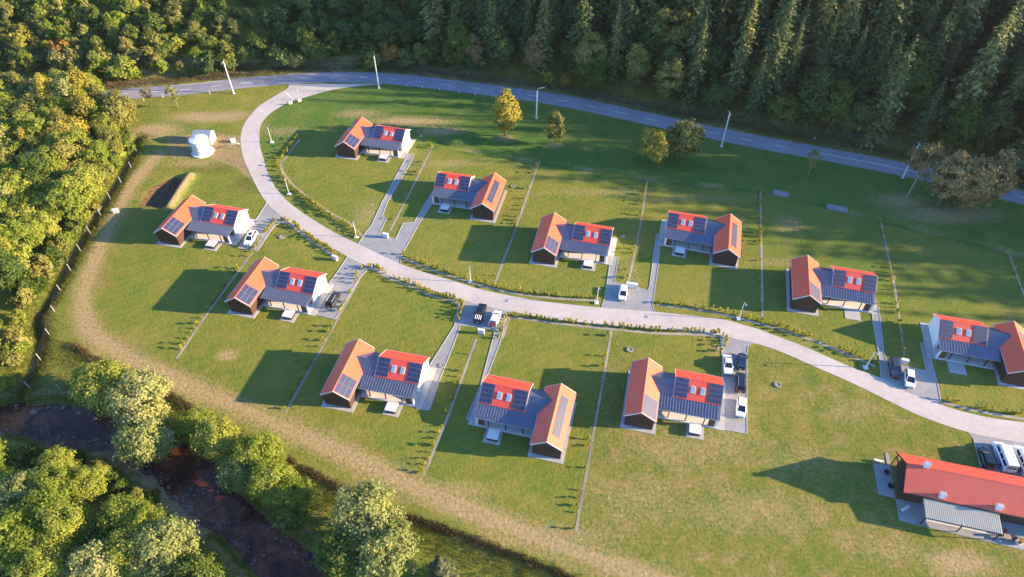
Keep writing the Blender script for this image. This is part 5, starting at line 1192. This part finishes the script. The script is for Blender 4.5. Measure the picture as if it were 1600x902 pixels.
def along(line, width, n, lo=None):
    ln = resample(line, .25); out = []
    for _ in range(n):
        q = RV.choice(ln); out.append((q[0] + RV.gauss(0, width), q[1] + RV.gauss(0, width)))
    A = np.array(out); return np.column_stack([A, hgrid(A[:, 0], A[:, 1])])
belt2 = [p for p in drybelt]
tufts('dry_stalks', along(belt2, .36, 2400), .7, 'straw', 'dark belt of dead stalks below the dry track', 6, .25, .05)
rl = list(river) + [river[0]]
A = along(rl, 1.6, 9000); dd = d_poly(A[:, 0], A[:, 1], river); A = A[(dd > .9) & (A[:, 0] > -110) & (d_line(A[:, 0], A[:, 1], gb) > 2.0)]
tufts('bank_grass', A, .7, 'grass_blade', 'rank grass hanging over the river banks', 5, .3, .06)
B = along(drybelt, 3.2, 14000); sd = d_signed_line(B[:, 0], B[:, 1], drybelt); B = B[(d_poly(B[:, 0], B[:, 1], river) > 1) & (np.abs(sd) > .8)]
B = B[d_signed_line(B[:, 0], B[:, 1], drybelt) < 0]
tufts('meadow_grass', B, .38, 'grass_blade', 'tall uneven grass between the dead stalks and the river', 4, .3, .05)
T_ = along(track, .5, 1)
ml = [p for p in main_line if -150 < p[0] < 170]
Cc = along(offset_line(ml, 6.2), 1.3, 9000); tufts('verge_grass', Cc, .6, 'straw', 'withered grass on the verge under the forest', 4, .3, .06)
Dd = along(ditch_l, 1.6, 6000); tufts('ditch_grass', Dd, .55, 'grass_blade', 'grass growing along the left ditch', 5, .25, .05)

# -- stones in the river
rs = []
for k in range(3):
    bm = bmesh.new(); bmesh.ops.create_icosphere(bm, subdivisions=2, radius=1.0); rg = random.Random(k)
    off = [Vector((rg.uniform(-1, 1), rg.uniform(-1, 1), rg.uniform(-1, 1))).normalized() for _ in range(7)]
    for v in bm.verts:
        s = 1 - .25 * max(0, max(v.co.normalized().dot(o) for o in off) - .55) * 2; v.co *= s * rg.uniform(.94, 1.05); v.co.z *= .62
    me = bpy.data.meshes.new('river_stone'); bm.to_mesh(me); bm.free(); me.materials.append(M['stone']); rs.append(me)
SPOTS = [(54, 644, .9), (25, 634, .5), (75, 637, .7), (99, 637, .8), (124, 646, .8), (148, 654, .7), (104, 653, .35), (177, 672, .4), (115, 683, .6), (92, 682, .5), (10, 672, .5), (64, 672, .4), (140, 690, .5), (150, 688, .6), (165, 693, .5), (155, 695, .45), (132, 691, .5), (188, 697, .4), (298, 765, .35), (309, 766, .3), (304, 774, .35), (312, 774, .35), (318, 771, .4), (340, 768, .35), (325, 778, .3), (272, 776, .6), (277, 778, .7), (264, 762, .4), (290, 790, .35), (300, 792, .3), (331, 815, .45), (340, 819, .4), (345, 826, .4), (325, 826, .4), (358, 817, .35), (412, 868, .35), (404, 883, .3), (462, 863, .45), (431, 842, .3), (508, 858, .5), (473, 855, .35), (440, 846, .3)]
for k, (px, py, r) in enumerate(SPOTS):
    p = G(px, py, WATER_Z + .1); o = link_mesh('river_stone', rs[k % 3], None, (p.x, p.y, WATER_Z + r * .12)); s = r * RV.uniform(.5, .75); o.scale = (s * RV.uniform(.8, 1.3), s, s); o.rotation_euler = (0, 0, RV.uniform(0, 6)); tag(o, 'weathered boulder lying in the shallow river', 'stone', 'boulders in the river')
V = []; F = []; off = 0; sv = [np.array([v.co[:] for v in m_.vertices]) for m_ in rs]; sf = [np.array([p.vertices[:] for p in m_.polygons]) for m_ in rs]
rp = np.concatenate([along(rl, .7, 700), along(gb, .8, 420)])
dd = d_poly(rp[:, 0], rp[:, 1], river); rp = rp[((dd < 1.0) | (d_line(rp[:, 0], rp[:, 1], gb) < 1.5)) & (rp[:, 0] > -110)]
for x, y, z in rp:
    k = RV.randrange(3); s = RV.uniform(.06, .20); V.append(sv[k] * s + np.array([x, y, max(z, WATER_Z - .05) + .02])); F.append(sf[k] + off); off += len(sv[k])
tag(link_mesh('pebbles', np_mesh('pebbles', np.concatenate(V), np.concatenate(F), np.zeros(sum(len(f) for f in F)), 'stone', 3)), 'pebbles and cobbles washed up along the river edges', 'pebbles', None, 'stuff')

# -- thin evening haze filling the valley
b = MB(); b.box((-620, -240, -6), (640, 760, 150)); hz_o = b.build('haze', 'stone', None)
hm, hn, ho = nodes('haze_air'); pv_ = hn.nodes.new('ShaderNodeVolumePrincipled'); pv_.inputs['Color'].default_value = (0.92, 0.94, 1.0, 1); pv_.inputs['Density'].default_value = 0.00004; pv_.inputs['Anisotropy'].default_value = 0.3
hn.links.new(pv_.outputs[0], ho.inputs['Volume']); hz_o.data.materials.clear(); hz_o.data.materials.append(hm)
tag(hz_o, 'thin evening haze over the valley', 'haze', None, 'stuff')
